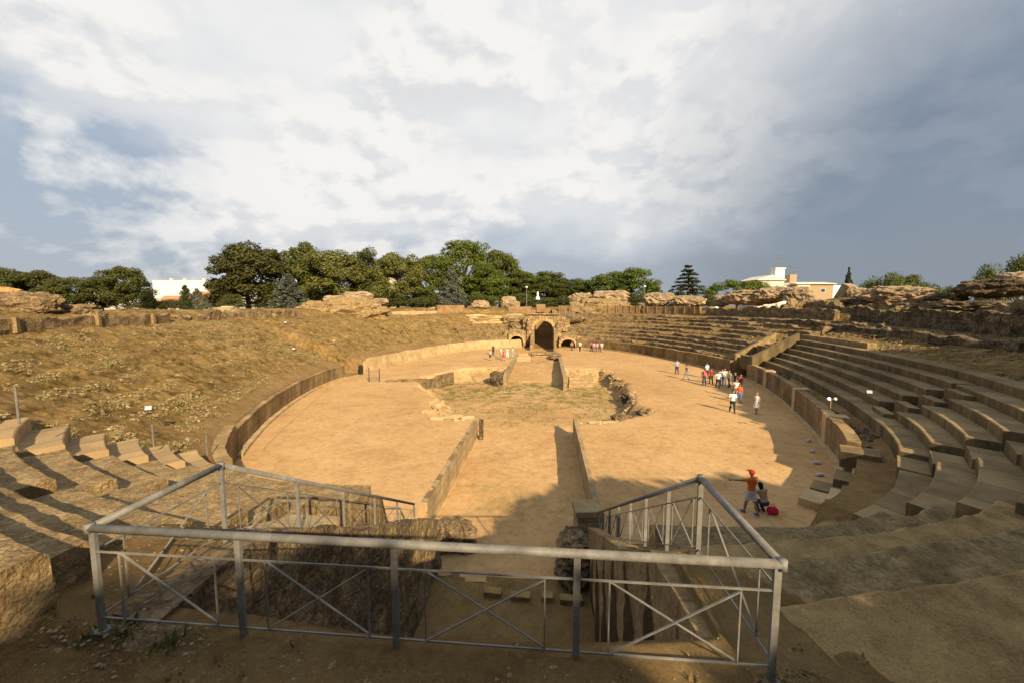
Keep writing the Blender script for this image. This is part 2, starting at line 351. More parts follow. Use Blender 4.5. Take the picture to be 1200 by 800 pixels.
nseatR=[1.35,1.4,1.75,2.35,2.95,3.75,4.42,4.55,5.0,5.6,5.9,6.0,7.0,7.9,8.2,7.8,7.2,7,6.6,5]
fR=[.02,.8,1.75,2.45,3.1,3.95,4.6,5.4,6.4,7.4,8,8.1,8.6,9,9,8.6,8,7,6.6,5]
pitL=[.05,.7,1.72,2.72,3.65,4.82,4.98,5.35,6.4,8,8.6,8.7,9,9.2,9.2,8.6,8,7,6.6,5]
pitR=[.05,.7,1.72,2.76,3.8,5.0,5.1,6.0,7.0,8,8.6,8.7,9,9.2,9.2,8.6,8,7,6.6,5]
nseatL=[1.3,1.45,2.0,2.55,3.15,3.95,4.7,5.5,6.6,7.6,8,8.1,8.6,8.8,8.6,8.2,7.8,7,6.6,5]
rmid=[1.4,1.5,1.8,2.3,2.9,3.7,4.4,4.6,5.2,5.9,6.1,6.3,7.1,7.9,8.0,7.6,7.2,7,6.6,5]
PR=[(-180,hill),(-130,hill),(-126,nseatL),(-103.2,nseatL),(-102.4,pitL),(-97.5,pitL),(-95,pitR),(-82,pitR),(-77,fR),(-63.5,fR),(-60,nseatR),(-12,nseatR),(3,rmid),(14,far_),(140,far_),(150,hill),(180,hill)]
PT=np.array([p[0] for p in PR],float);PV=np.array([p[1] for p in PR],float)
def zprof(t,s):
    t=wrapd(t);s=np.asarray(s,float)
    k=np.clip(np.searchsorted(PT,t)-1,0,len(PT)-2);w=(t-PT[k])/(PT[k+1]-PT[k])
    ls=np.array(SA)
    out=np.zeros(np.broadcast(t,s).shape)
    t_,s_=np.broadcast_arrays(t,s);k,_=np.broadcast_arrays(k,s);w,_=np.broadcast_arrays(w,s)
    for i in range(len(PT)):
        zi=np.interp(s_,ls,PV[i])
        out+=np.where(k==i,(1-w),0)*zi+np.where(k+1==i,w,0)*zi
    return out
PITX=(-3.0,2.45);PITS=5.95;GATX=(-1.45,2.25);VL=(-6.1,-3.35);VR=(3.55,6.6);OPL=(42.0,45.6);OPR=(45.0,48.3)
def terrain_z(t,s,x,y):
    z=zprof(t,s);tw=wrapd(t)
    # roughness, by sector
    hillw=np.where((tw<-126)|(tw>128),1.,0.)
    rough=.10+.22*hillw*sm(s,1,4)
    rough=np.where((tw>-104)&(tw<-76),.07,rough)*sm(s,.3,1.5)
    z=z+rough*(fb2(x,y,.45,5,3)*1.3+.55*fb2(x,y,1.7,5,9))+hillw*sm(s,1,3)*(.34*np.abs(fb2(x,y,1.9,4,19))+.10*fb2(x,y,.9,3,23))
    # faint ruined ledges on the hill
    led=np.sin(s*2*math.pi/1.5+fb2(x,y,.2,3,5)*3)
    z=z+hillw*.05*sm(s,2,4)*(1-sm(s,10,13))*np.clip(led*1.6,-1,1)
    # worn steps in the near right sector
    fr=((tw>-83.3)&(tw<-60)).astype(float)*sm(s,.5,1.5)*(1-sm(s,8,10))
    st=.5;q=z/st+.10*fb2(x,y,.5,4,31);fz=(np.floor(q)+sm(q-np.floor(q),.68,.92))*st
    z=z*(1-fr*.92)+fz*fr*.92+fr*.06*fb2(x,y,2.2,4,33)
    # pit, gate passage, openings
    z=np.where((tw>tx(PITX[0]))&(tw<tx(PITX[1]))&(s<PITS),-1.32+.05*fb2(x,y,.8,4,2),z)
    gl,gr=tx(GATX[1],False),tx(GATX[0],False)
    z=np.where((tw>gl)&(tw<gr)&(s<16),-.25+s*.04,z)
    for a,b in(VL,VR):
        z=np.where((tw>tx(b,False))&(tw<tx(a,False))&(s<3.1),.05,z)
    z=np.where((tw>ty(OPR[0]))&(tw<ty(OPR[1])),np.minimum(z,.012+np.maximum(0,(s-5)*.75)),z)
    l0,l1=ty(OPL[1],False),ty(OPL[0],False)
    inl=((t>l0)&(t<l1))|((tw>l0)&(tw<l1))|((tw+360>l0)&(tw+360<l1))
    z=np.where(inl,np.minimum(z,.012+np.maximum(0,(s-2.)*.62)+.12*fb2(x,y,.8,4,8)*sm(s,1,3)),z)
    return z
def build_terrain():
    ts=list(np.arange(-180,180,.4))+list(np.arange(-180,-30,.2))
    e=[tx(PITX[0]),tx(PITX[1]),tx(GATX[0],False),tx(GATX[1],False),ty(OPR[0]),ty(OPR[1]),wrapd(ty(OPL[0],False)),wrapd(ty(OPL[1],False))]
    for a,b in(VL,VR): e+=[tx(a,False),tx(b,False)]
    for q in e: ts+=[float(q)-.004,float(q)+.004]
    ts=np.array(sorted(set(np.round(ts,5))));ts=np.concatenate([ts,[ts[0]+360]])
    ss=list(np.arange(.3,9,.15))+[PITS-.003,PITS+.003]+list(np.arange(9,24,.35))+list(np.arange(24,60,2))+list(np.geomspace(60,3500,26))
    ss=np.array(sorted(ss))
    T,S=np.meshgrid(ts,ss,indexing='ij');X,Y=PXY(T,S);Z=terrain_z(T,S,X,Y)
    tw=wrapd(T)
    # skirt
    X0,Y0=PXY(ts,np.full(len(ts),.29));Z0=np.full(len(ts),-1.6)
    X=np.concatenate([X0[:,None],X],1);Y=np.concatenate([Y0[:,None],Y],1);Z=np.concatenate([Z0[:,None],Z],1)
    V=np.stack([X,Y,Z],-1).reshape(-1,3);Fc=grid_faces(len(ts),len(ss)+1)
    Fc=Fc[:,::-1]
    o=mkobj('terrain',V,Fc,M['terrain'],smooth=True);tag(o,kind='structure')
    Sx=np.concatenate([S[:,:1],S],1);tx_=np.concatenate([tw[:,:1],tw],1)
    g=np.where((tx_<-125.5)|(tx_>96),1.,0.)*sm(Sx,.8,2.5)
    g=np.maximum(g,((tx_>-60)&(tx_<84)).astype(float)*sm(Sx,5.5,7))
    g=np.maximum(g,.5*((tx_<-103)&(tx_>-126)))
    g=np.maximum(g,.12*((tx_>-77)&(tx_<-58)))
    pf_=.8*((tx_>tx(PITX[0]))&(tx_<tx(PITX[1]))&(Sx<PITS)).astype(float)
    sl_=sm(tx_,-89,-81)*(1-sm(tx_,-60,-56))*sm(Sx,.5,2)*np.clip(.8+.8*fb2(X,Y,.8,4,44),0,1)
    a=o.data.attributes.new('slab','FLOAT','POINT');a.data.foreach_set('value',np.maximum(sl_,pf_).ravel().astype(np.float32))
    a=o.data.attributes.new('grass','FLOAT','POINT');a.data.foreach_set('value',g.ravel().astype(np.float32))
    return o
def ground_z(x,y):
    # terrain height at a world point (inverse of PXY by search)
    x=float(x);y=float(y)
    best=None
    lo,hi=-6.,400.
    for _ in range(50):
        s=(lo+hi)/2
        if (x/(EA+s))**2+((y-YC)/(EB+s))**2>1: lo=s
        else: hi=s
    t=math.degrees(math.atan2((y-YC)/(EB+s),x/(EA+s)))
    for _ in range(25):
        X,Y=PXY(t,s);X=float(X);Y=float(Y)
        e=1e-3;X1,Y1=PXY(t+e,s);X2,Y2=PXY(t,s+e)
        J=np.array([[float(X1)-X,float(X2)-X],[float(Y1)-Y,float(Y2)-Y]])/e
        d=np.linalg.lstsq(J,np.array([x-X,y-Y]),rcond=None)[0]
        t+=float(np.clip(d[0],-4,4));s+=float(np.clip(d[1],-3,3));s=max(s,-2)
    if s<.3: return float(arena_z(np.array([x]),np.array([y]))[0])
    return float(terrain_z(np.array([t]),np.array([s]),np.array([x]),np.array([y]))[0])
# ------------------------------------------------------------------ arena floor
TRX=(-4.0,2.95)
LY=[26.6,27.5,31,36,40,44,47,50,53];LX=[-6.2,-7.4,-8.6,-10.3,-12.8,-13.2,-12.,-10.2,-6]
RY=[26.6,27.4,29.5,31,33.6,37,40,44,49,52,54];RX=[4,5.5,8.4,9.3,8.6,9.4,9.0,9.4,9.3,7.6,4]
def arena_z(x,y):
    z=.035*fb2(x,y,.25,4,1)+.02*fb2(x,y,1.5,3,4)
    dep=-1.3+.06*fb2(x,y,.6,4,7)
    z=np.where((x>TRX[0])&(x<TRX[1])&(y>7)&(y<28.5),dep,z)
    n=fb2(x,y,.33,5,11)*1.5+fb2(x,y,1.3,4,12)*.5
    L=np.interp(y,LY,LX);Rr=np.interp(y,RY,RX)
    dl=x-L;dr=Rr-x;dn=(y-26.9)*1.2;df=51.5-y
    d=np.minimum(np.minimum(dl,dr),df)+n
    d=np.minimum(d,np.where((x>TRX[0])&(x<TRX[1]),99,dn+n*.15))
    w=np.where(dr<dl,1.0,2.1);w=np.where(df<np.minimum(dl,dr),4.,w)
    ch=(-1.32+.13*fb2(x,y,.5,5,13)+.06*fb2(x,y,2.5,3,14))
    zc=z+(ch-z)*sm(d,0,1)*np.clip(.35+.65*np.clip(d/w,0,1),0,1)
    z=np.minimum(z,np.where(d>0,zc,z))
    ft=(x>TRX[0]+.2)&(x<TRX[1]+.05)&(y>46)&(y<66.5)
    z=np.where(ft,np.minimum(z,-1.15+np.maximum(0,(y-52)*.05)+.05*fb2(x,y,.6,4,15)),z)
    z=np.where((x>GATX[0])&(x<GATX[1])&(y>=66.5),-.3,z)
    return z
def build_arena():
    xs=np.array(sorted(list(np.arange(-25,25.01,.2))+[TRX[0]-.004,TRX[0]+.004,TRX[1]-.004,TRX[1]+.004,TRX[0]+.196,TRX[0]+.204,TRX[1]+.046,TRX[1]+.054,GATX[0]-.004,GATX[0]+.004,GATX[1]-.004,GATX[1]+.004]))
    ys=np.array(sorted(list(np.arange(7,78.6,.2))+[66.496,66.504]))
    X,Y=np.meshgrid(xs,ys,indexing='ij');Z=arena_z(X,Y)
    V=np.stack([X,Y,Z],-1).reshape(-1,3);Fc=grid_faces(len(xs),len(ys))
    S=((X/(EA+2.4))**2+((Y-YC)/(EB+1.6))**2).ravel()
    t=np.degrees(np.arctan2((Y-YC)/EB,X/EA)).ravel()
    # keep faces inside the podium ring
    rr=np.sqrt((X.ravel())**2+(Y.ravel()-YC)**2)
    bx,by=PXY(t,np.full(len(t),.55))
    # compare by the param radius along same direction
    keep=rr<=np.hypot(bx,by-YC)+.0
    ang=np.arctan2(by-YC,bx)
    k=keep[Fc].all(1)
    pit=((X>PITX[0])&(X<PITX[1])&(Y<16)).ravel()
    Fc=Fc[k];Fc=Fc
    o=mkobj('arena_floor',V,Fc,M['arena'],smooth=True);tag(o,kind='structure')
    L=np.interp(Y,LY,LX);Rr=np.interp(Y,RY,RX)
    w=sm(np.minimum(X-L,Rr-X),.5,3)*sm(Y,29,33)*(1-sm(Y,46,49))
    w=w*(.35+.9*sm(Y,36,40))
    w=np.maximum(w,.35*((X>-3)&(X<2)&(Y>17)&(Y<20)))
    w=np.maximum(w,.25*(np.exp(-((X-2.9-1.4)**2/1.5+(Y-18.5)**2/5))))
    dirt=np.where(Z<-.12,sm(-Z,.1,.5)*(1-sm(-Z,.8,1.1)),0)+.45*sm(Y,26,34)*(1-sm(Y,48,54))*(Z<-.5)
    dirt=np.maximum(dirt,.7*(np.exp(-((X-12)**2/5+(Y-40)**2/40))))
    for nme,val in(('weeds',w),('dirt',np.clip(dirt,0,1))):
        a=o.data.attributes.new(nme,'FLOAT','POINT');a.data.foreach_set('value',val.ravel().astype(np.float32))
build_arena();build_terrain()
# ------------------------------------------------------------------ swept stone helpers
def sweep(t0,t1,prof,nt,amp=0.,nsc=1.5,seed=0,zf=None,step=.22):
    """prof: closed loop of (s,z) -> vertices, faces of a solid swept along the ring."""
    pr=[]
    for i in range(len(prof)):
        a=np.array(prof[i],float);b=np.array(prof[(i+1)%len(prof)],float);k=max(1,int(np.hypot(*(b-a))/step))
        for j in range(k): pr.append(a+(b-a)*j/k)
    pr=np.array(pr);m=len(pr)
    ts=np.linspace(t0,t1,nt)
    T=np.repeat(ts[:,None],m,1);S=np.repeat(pr[None,:,0],nt,0);Z=np.repeat(pr[None,:,1],nt,0).copy()
    X,Y=PXY(T,S)
    if zf is not None: Z=zf(T,S,X,Y,Z)
    V=np.stack([X,Y,Z],-1)
    if amp:
        D=np.stack([fbm(V*nsc,4,seed+q*7) for q in range(3)],-1);V=V+D*amp*np.array([1,1,.8])
    Fc=[tuple(f) for f in grid_faces(nt,m,True)]
    Fc.append(tuple(range(m)));Fc.append(tuple((nt-1)*m+i for i in range(m-1,-1,-1)))
    return V.reshape(-1,3),Fc
def sw_obj(name,t0,t1,prof,mat,nt=None,amp=0.,nsc=1.5,seed=0,parent=None,base=(0,0,0),zf=None,smooth=False,step=.22):
    nt=nt or max(4,int(abs(t1-t0)*2.2))
    V,Fc=sweep(t0,t1,prof,nt,amp,nsc,seed,zf,step)
    o=mkobj(name,V,Fc,mat,parent,base,smooth);m_=len(V)//nt
    a=o.data.attributes.new('arc','FLOAT','POINT');a.data.foreach_set('value',np.repeat(np.radians(np.linspace(t0,t1,nt))*26+(seed*.613)%7+3,m_).astype(np.float32))
    return o
def ringpt(t,s,z=0):
    x,y=PXY(t,s);return (float(x),float(y),z)
# ------------------------------------------------------------------ podium walls
def podium(label,t0,t1,h,amp,seed,mat='podium',pil=0,plinth=True,brk=.0):
    b=ringpt((t0+t1)/2,.2);r=thing('podium_wall',label,'wall',b)
    zf=lambda T,S,X,Y,Z: np.where(Z>.5,Z+brk*fb2(X,Y,.5,4,seed),Z)
    sw_obj('wall_body',t0,t1,[(0,-.4),(0,h),(.48,h),(.48,-.4)],M[mat],int(abs(t1-t0)*4),amp,1.6,seed,r,b,zf)
    if plinth: sw_obj('plinth',t0,t1,[(-.28,-.3),(-.28,.16),(.05,.16),(.05,-.3)],M['pale'],int(abs(t1-t0)*3),.03,1.5,seed+3,r,b)
    for k in range(pil):
        t=t0+(t1-t0)*(k+.6)/(pil+.2)
        sw_obj('pilaster',t,t+1.5,[(-.1,-.2),(-.1,h+.05),(.8,h+.08),(.8,-.2)],M['pale'],8,.03,2,seed+k,r,b)
    return r
tOPL0=ty(OPL[1],False);tOPL1=ty(OPL[0],False)-360
podium('podium wall curving round left of the sand, below the weedy slope',-136.,tOPL1,1.4,.05,1,'podium',0,True,.12)
podium('low podium wall beneath the left seating beside the steel railing',-136.6,-124.5,1.75,.05,21,'podium',0,False)
podium('pale podium wall at the far left end of the arena',99.5,tOPL0,1.5,.09,2,'pale',0,True,.25)
podium('long podium wall below the ruined far right tiers',72.5,ty(OPR[1])+.2,1.6,.07,3,'podium',0,True,.15)
podium('tall stained podium wall below the restored right seats',-44.,ty(OPR[0])-.2,1.75,.05,4,'podium',3)
# gutter rubble between right podium and seats
# ------------------------------------------------------------------ restored seating right
RR=lambda k:(1.42+.78*(k-1),1.75+.45*k)
def rows(r,b,t0,t1,ks,mat,amp,f=RR,seed=0,dt=0.,dz=0.,nsc=2.,depth=.8,jag=0,step=.2):
    for k in ks:
        s0,z=f(k);z+=dz;rr=random.Random(seed*31+k)
        a=t0+dt*k+rr.uniform(-jag,jag);e=t1+dt*k+rr.uniform(-jag,jag)
        sw_obj('seat_row',a,e,[(s0,z-1.0),(s0,z-.03),(s0+.03,z),(s0+depth,z+.0),(s0+depth,z-1.)],mat,max(6,int(abs(e-a)*4)),amp,nsc,seed+k,r,b,step=step)
b=ringpt(-16,3);r=thing('stone_seating','long restored block of curved concrete seat rows at right, up to the first stair',"seating",b)
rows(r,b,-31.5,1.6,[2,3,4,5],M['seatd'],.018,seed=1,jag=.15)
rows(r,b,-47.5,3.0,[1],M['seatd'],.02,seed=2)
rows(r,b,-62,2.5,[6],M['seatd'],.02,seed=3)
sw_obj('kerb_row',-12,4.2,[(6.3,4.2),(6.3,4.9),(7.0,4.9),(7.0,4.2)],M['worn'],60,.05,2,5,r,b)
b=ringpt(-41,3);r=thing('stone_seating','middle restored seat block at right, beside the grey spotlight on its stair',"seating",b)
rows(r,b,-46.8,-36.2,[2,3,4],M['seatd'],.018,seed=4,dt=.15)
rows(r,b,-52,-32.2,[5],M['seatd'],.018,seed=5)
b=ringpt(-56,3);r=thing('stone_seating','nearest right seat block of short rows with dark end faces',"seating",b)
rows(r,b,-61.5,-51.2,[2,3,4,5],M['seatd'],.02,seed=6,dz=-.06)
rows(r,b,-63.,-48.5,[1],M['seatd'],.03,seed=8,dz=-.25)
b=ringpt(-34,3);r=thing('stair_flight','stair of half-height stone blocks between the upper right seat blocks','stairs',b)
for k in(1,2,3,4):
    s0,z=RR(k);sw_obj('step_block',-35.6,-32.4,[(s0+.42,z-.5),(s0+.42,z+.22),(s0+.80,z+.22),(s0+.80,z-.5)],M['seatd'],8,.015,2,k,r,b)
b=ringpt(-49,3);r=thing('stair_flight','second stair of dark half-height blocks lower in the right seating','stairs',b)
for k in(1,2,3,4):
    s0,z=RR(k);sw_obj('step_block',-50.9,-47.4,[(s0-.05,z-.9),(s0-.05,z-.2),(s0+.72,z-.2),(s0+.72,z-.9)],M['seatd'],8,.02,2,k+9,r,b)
b=ringpt(-70,3);r=thing('worn_steps','broad worn steps of rubble concrete in the shaded right foreground','steps',b)
for k,(s0,d,t0,t1) in enumerate([(.9,.95,-79.,-62.3),(1.75,.95,-79.6,-61.6),(2.6,.95,-80.2,-61.2),(3.45,1.05,-80.6,-60.6),(4.4,1.15,-81.,-60.),(5.45,1.3,-81.6,-59.),(6.65,1.5,-82,-57)]):
    z=float(np.interp(s0+d*.45,SA,fR))+.14
    def zf(T,S,X,Y,Z,z=z,s0=s0,d=d,k=k): return Z+(Z>z-.3)*(-.2*(S-s0-d*.5)/d+.10*fb2(X,Y,.7,4,60+k)+.07*fb2(X,Y,2.5,4,70+k))
    sw_obj('step',t0,t1,[(s0,z-.9),(s0,z-.05),(s0+.05,z),(s0+d+.04,z),(s0+d+.04,z-.9)],M['worn_d' if k in(1,2,4) else 'worn_b'],110,.05,2.2,80+k,r,b,zf,step=.1)
# end slabs at the foot of right seating
b=ringpt(-47,.4);r=thing('stone_slabs','fallen flat slabs at the near end of the right podium wall','slab',b)
for k,(t,s,z,w) in enumerate([(-45.2,.3,1.5,1.3),(-46.6,.7,.9,1.6),(-48.6,.2,.75,1.5),(-50.5,.5,.62,1.8),(-52.6,.2,.5,1.6),(-55,.5,.45,1.8),(-50.6,-.4,.35,1.3),(-53.5,-.5,.3,1.5)]):
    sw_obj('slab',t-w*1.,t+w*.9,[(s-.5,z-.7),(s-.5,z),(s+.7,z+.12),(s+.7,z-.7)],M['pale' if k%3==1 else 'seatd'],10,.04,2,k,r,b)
# diagonal parapet and wing walls at right opening
def wall_line(name,label,cat,pts,th,mat,amp=.05,seed=0,step=.3,ragged=0.,parent=None,base=None,group=None,zb=-.4):
    """straight wall through pts [(x,y,ztop,zbottom?)]"""
    P_=[]
    for i in range(len(pts)-1):
        a=np.array(pts[i][:3]);b_=np.array(pts[i+1][:3]);n=max(2,int(np.hypot(*(b_-a)[:2])/step))
        for j in range(n+(i==len(pts)-2)): P_.append(a+(b_-a)*j/n)
    P_=np.array(P_);d=np.gradient(P_[:,:2],axis=0);d/=np.linalg.norm(d,axis=1)[:,None]+1e-9;nrm=np.stack([-d[:,1],d[:,0]],-1)
    rings=[];ztop=P_[:,2]
    if ragged: ztop=ztop+ragged*fbm(np.stack([P_[:,0]*.8,P_[:,1]*.8,ztop*0+seed],-1),4,seed)
    n=len(P_);hs=[]
    zbv=np.array([zb]*n) if np.isscalar(zb) else np.interp(np.linspace(0,1,n),np.linspace(0,1,len(zb)),zb)
    hmax=max((ztop-zbv).max(),.2);m=max(2,int(hmax/step))
    for side,js in((-1,range(0,m+1)),(1,range(m,-1,-1))):
        for j in js: hs.append((side*th/2,j/m))
    hs.insert(m+1,(0,1.))
    V=np.zeros((n,len(hs),3))
    for q,(o_,f) in enumerate(hs):
        V[:,q,:2]=P_[:,:2]+nrm*o_;V[:,q,2]=zbv+(ztop-zbv)*f
    D=np.stack([fbm(V*1.7,4,seed+q*5) for q in range(3)],-1);V=V+D*amp
    Fc=[tuple(f) for f in grid_faces(n,len(hs),True)]
    Fc.append(tuple(range(len(hs))));Fc.append(tuple((n-1)*len(hs)+i for i in range(len(hs)-1,-1,-1)))
    b_=base or (float(P_[:,0].mean()),float(P_[:,1].mean()),float(zbv.mean()))
    o=mkobj(name,V.reshape(-1,3),Fc,mat,parent,b_)
    if parent is None: tag(o,label,cat,group)
    return o
q1=ringpt(ty(OPR[0])-.6,.1);q2=ringpt(ty(OPR[0])-.6,5.5)
b=(q1[0],q1[1],0);r=thing('passage_walls','restored walls of the side entrance at the top of the right seats','wall',b)
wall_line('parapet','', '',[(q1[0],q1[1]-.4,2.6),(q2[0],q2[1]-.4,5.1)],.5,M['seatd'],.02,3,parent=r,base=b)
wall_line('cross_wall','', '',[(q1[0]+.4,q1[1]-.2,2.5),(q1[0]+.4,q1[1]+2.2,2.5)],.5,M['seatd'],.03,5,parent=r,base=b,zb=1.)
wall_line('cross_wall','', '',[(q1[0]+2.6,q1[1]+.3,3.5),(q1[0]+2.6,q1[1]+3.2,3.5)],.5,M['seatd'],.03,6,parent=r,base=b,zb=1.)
wall_line('far_wall','', '',[(q1[0]+.2,OPR[1]+.25,2.3),(q2[0],OPR[1]+.25,4.9)],.6,M['worn'],.08,7,parent=r,base=b)
q=ringpt(-2,.9)
# ------------------------------------------------------------------ left seating
LR=lambda k:(.95+.78*(k-1),1.75+.45*k)
b=ringpt(-121,3);r=thing('stone_seating','far left seat block of sunlit smooth rows below the weedy slope','seating',b)
rows(r,b,-126.2,-121.0,[1,2,3,4,5,6,7],M['seat'],.02,LR,seed=11,dt=.0,jag=.25)
b=ringpt(-115,3);r=thing('stone_seating','middle left seat block of short rough rows between two stairs','seating',b)
rows(r,b,-119.4,-112.3,[4,5,6],M['worn'],.045,LR,seed=15,nsc=1.8,jag=.4,step=.14)
b=ringpt(-111,3);r=thing('stone_seating','near left seat block of rough worn rows beside the steel railing','seating',b)
rows(r,b,-119.2,-103.2,[1,2,3],M['worn'],.05,LR,seed=12,nsc=1.6,jag=.5,step=.14)
rows(r,b,-110.6,-103.0,[4,5,6],M['worn'],.05,LR,seed=13,nsc=1.6,jag=.3,step=.14)
b=ringpt(-109,6);r=thing('stone_seating','upper left rows of rubbly worn concrete nearest the camera','seating',b)
for k,(s0,z,e,d) in enumerate([(5.5,4.95,-102.4,.5),(5.9,5.32,-101.4,.5),(6.25,5.66,-100.2,3.4)]):
    sw_obj('seat_row',-127,e,[(s0,z-1.2),(s0+.02,z-.06),(s0+.06,z),(s0+d,z+.02),(s0+d,z-1.2)],M['worn'],240,.06,2.4,k+40,r,b,step=.09)
for lab,ta,tb_,ks in(('worn stair between the far and middle left seat blocks',-120.9,-119.5,range(1,7)),('dark worn stair between the middle and near left seat blocks',-112.2,-110.7,range(4,7))):
    b=ringpt((ta+tb_)/2,3);r=thing('stair_flight',lab,'stairs',b)
    for k in ks:
        s0,z=LR(k);sw_obj('step_block',ta,tb_,[(s0-.05,z-.9),(s0-.05,z-.26),(s0+.74,z-.26),(s0+.74,z-.9)],M['worn'],8,.05,2,k+19,r,b)
# ------------------------------------------------------------------ entrance pit walls
b=(-3.0,9,0);r=thing('pit_wall','rough dark masonry wall on the left side of the entrance pit','wall',b)
wall_line('wall_body','', '',[(-3.05,3.3,5.0),(-3.1,5.0,4.9),(-3.1,7.2,3.6),(-3.05,13.3,.45)],.5,M['rubble'],.13,31,.12,parent=r,base=b,zb=-1.45)
b=(2.5,9,0);r=thing('pit_wall','streaked dark masonry wall on the right side of the entrance pit','wall',b)
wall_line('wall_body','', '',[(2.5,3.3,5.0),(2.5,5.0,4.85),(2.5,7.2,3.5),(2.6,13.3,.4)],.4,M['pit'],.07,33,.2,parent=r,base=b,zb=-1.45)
# flat slabs at pit rim
r=thing('rim_slab','flat sunlit slab on the rim of the pit behind the left railing','slab',(-4,5.6,4.4))
wall_line('slab_body','', '',[(-3.85,4.75,4.62),(-3.75,7.4,3.75)],1.0,M['pale'],.05,51,.2,parent=r,base=(-4,5.6,4.4),zb=[4.0,3.2])
# ledge rubble in front of rail, lintel above passage
V=[];Fs=[]
def pebbles(pts,r0,r1,seed):
    g=random.Random(seed);m=MB()
    for p in pts:
        rr=g.uniform(r0,r1);a=g.uniform(0,6.28);sx,sy,sz=rr*g.uniform(.7,1.5),rr*g.uniform(.7,1.3),rr*g.uniform(.45,.9)
        vs=[]
        for (x,y,z) in((1,0,0),(.3,.9,0),(-.8,.6,0),(-.8,-.6,0),(.3,-.9,0),(.1,.1,1),(0,0,-1)):
            x+=g.uniform(-.25,.25);y+=g.uniform(-.25,.25);z+=g.uniform(-.25,.25)
            vs.append((p[0]+sx*(x*math.cos(a)-y*math.sin(a)),p[1]+sy*(x*math.sin(a)+y*math.cos(a)),p[2]+sz*z))
        m.add(vs,[(0,1,5),(1,2,5),(2,3,5),(3,4,5),(4,0,5),(1,0,6),(2,1,6),(3,2,6),(4,3,6),(0,4,6)])
    return m
g=random.Random(5)
m=MB()
V_,F_=[],[]
wall_line('pit_lintel','rubbly masonry edge above the pit at the foot of the front railing','ledge',[(-3.1,3.10,4.97),(2.55,3.08,4.97)],.3,M['rubble'],.07,61,.1,zb=3.6)
zx=np.linspace(-4.2,3.6,14);zy=np.linspace(1.6,3.5,7);ZG=np.array([[ground_z(a,b_) if b_<3.05 else 5.03 for b_ in zy] for a in zx])
def zg(x,y):
    fx=min(max((x-zx[0])/(zx[1]-zx[0]),0),12.99);fy=min(max((y-zy[0])/(zy[1]-zy[0]),0),5.99);i=int(fx);j=int(fy);u=fx-i;v=fy-j
    return ZG[i,j]*(1-u)*(1-v)+ZG[i+1,j]*u*(1-v)+ZG[i,j+1]*(1-u)*v+ZG[i+1,j+1]*u*v
pts=[]
for _ in range(5200):
    x=g.uniform(-3.9,3.2);y=3.12-abs(g.gauss(0,.34)) if g.random()<.7 else 3.12+abs(g.gauss(0,.12))
    if y<3.22 and 1.7<y: pts.append((x,y,zg(x,y)-.004))
tag(pebbles(pts,.003,.013,3).build('gravel',M['rubble'],None,(0,3.4,5)),'loose gravel strewn along the pit edge under the front railing','gravel',kind='stuff')
tag(pebbles(pts[::9],.006,.022,13).build('gravel',M['scatter'],None,(0,3.4,5)),'pale pebbles among the gravel under the front railing','gravel',kind='stuff')
# threshold stubs between pit and trench
def rock(name,label,cat,c,size,mat,seed=0,sub=4,amp=.35,layer=.25,rz=0,group=None,parent=None,base=None,tilt=0.):
    bm=bpy.data.meshes.new('t');import bmesh as B
    q=B.new();B.ops.create_icosphere(q,subdivisions=sub,radius=1.);V=np.array([v.co[:] for v in q.verts]);Fc=[tuple(v.index for v in f.verts) for f in q.faces];q.free();bpy.data.meshes.remove(bm)
    V=np.sign(V)*np.abs(V)**.72
    sz=np.array(size);L=float(np.max(sz));W=V*sz
    n=fbm(W*(1.6/L)*1.3+seed*3.1,4,seed)+.6*fbm(W*(5./L)+seed,4,seed+5)+.35*fbm(W*(14./L)+seed,3,seed+6)
    nz=np.sin(W[:,2]/max(layer,1e-3)*3.1+7*fbm(W*(2.2/L),4,seed+9))
    W=W*(1+amp*n[:,None])
    k=1+.055*nz;W[:,0]*=k;W[:,1]*=k
    W[:,2]+=.10*L*.5*fbm(W*(3./L)+9,4,seed+3)
    if tilt: 
        ct,st=math.cos(tilt),math.sin(tilt);W=np.stack([W[:,0]*ct-W[:,2]*st,W[:,1],W[:,0]*st+W[:,2]*ct],-1)
    c_,s_=math.cos(rz),math.sin(rz);W=np.stack([W[:,0]*c_-W[:,1]*s_,W[:,0]*s_+W[:,1]*c_,W[:,2]],-1)+np.array(c)
    bb=base or (c[0],c[1],c[2]-size[2])
    o=mkobj(name,W,Fc,mat,parent,bb)
    if parent is None: tag(o,label,cat,group)
    return o
rock('rubble_block','low sunlit masonry stub left of the pit threshold','ruin',(-2.9,14.6,-1.0),(1.15,.65,.6),M['rubble'],3,5,.3,.2)
rock('rubble_block','rounded masonry stub at the right end of the trench wall','ruin',(2.0,13.5,-.85),(.62,1.1,.75),M['rubble'],4,5,.3,.2)
m=MB();m.box((2.55,14.8,-.55),(.95,.9,1.5),.1);m.box((2.5,14.75,.32),(1.0,1.0,.22),.1)
tag(m.build('stone_pier',M['ashlar'],None,(2.6,14.6,-1.3)),'squared stone pier at the near end of the right trench wall','pier')
b=(.5,12,-1.3);
for k,(x,y,dx) in enumerate([(-.75,12.05,.55),(.15,11.95,.6),(1.0,12.0,.35),(1.75,11.95,.7)]):
    m=MB();m.box((x,y,-1.25),(dx,.28,.16),(k-1.5)*.03)
    lab=['leftmost low stone block across the pit floor','second low stone block across the pit floor, left of centre','smallest stone block across the pit floor','rightmost low stone block across the pit floor'][k]
    o=m.build('sill_stone',M['worn_b'],None,(x,y,-1.3));tag(o,lab,'stone block','blocks across the pit floor')
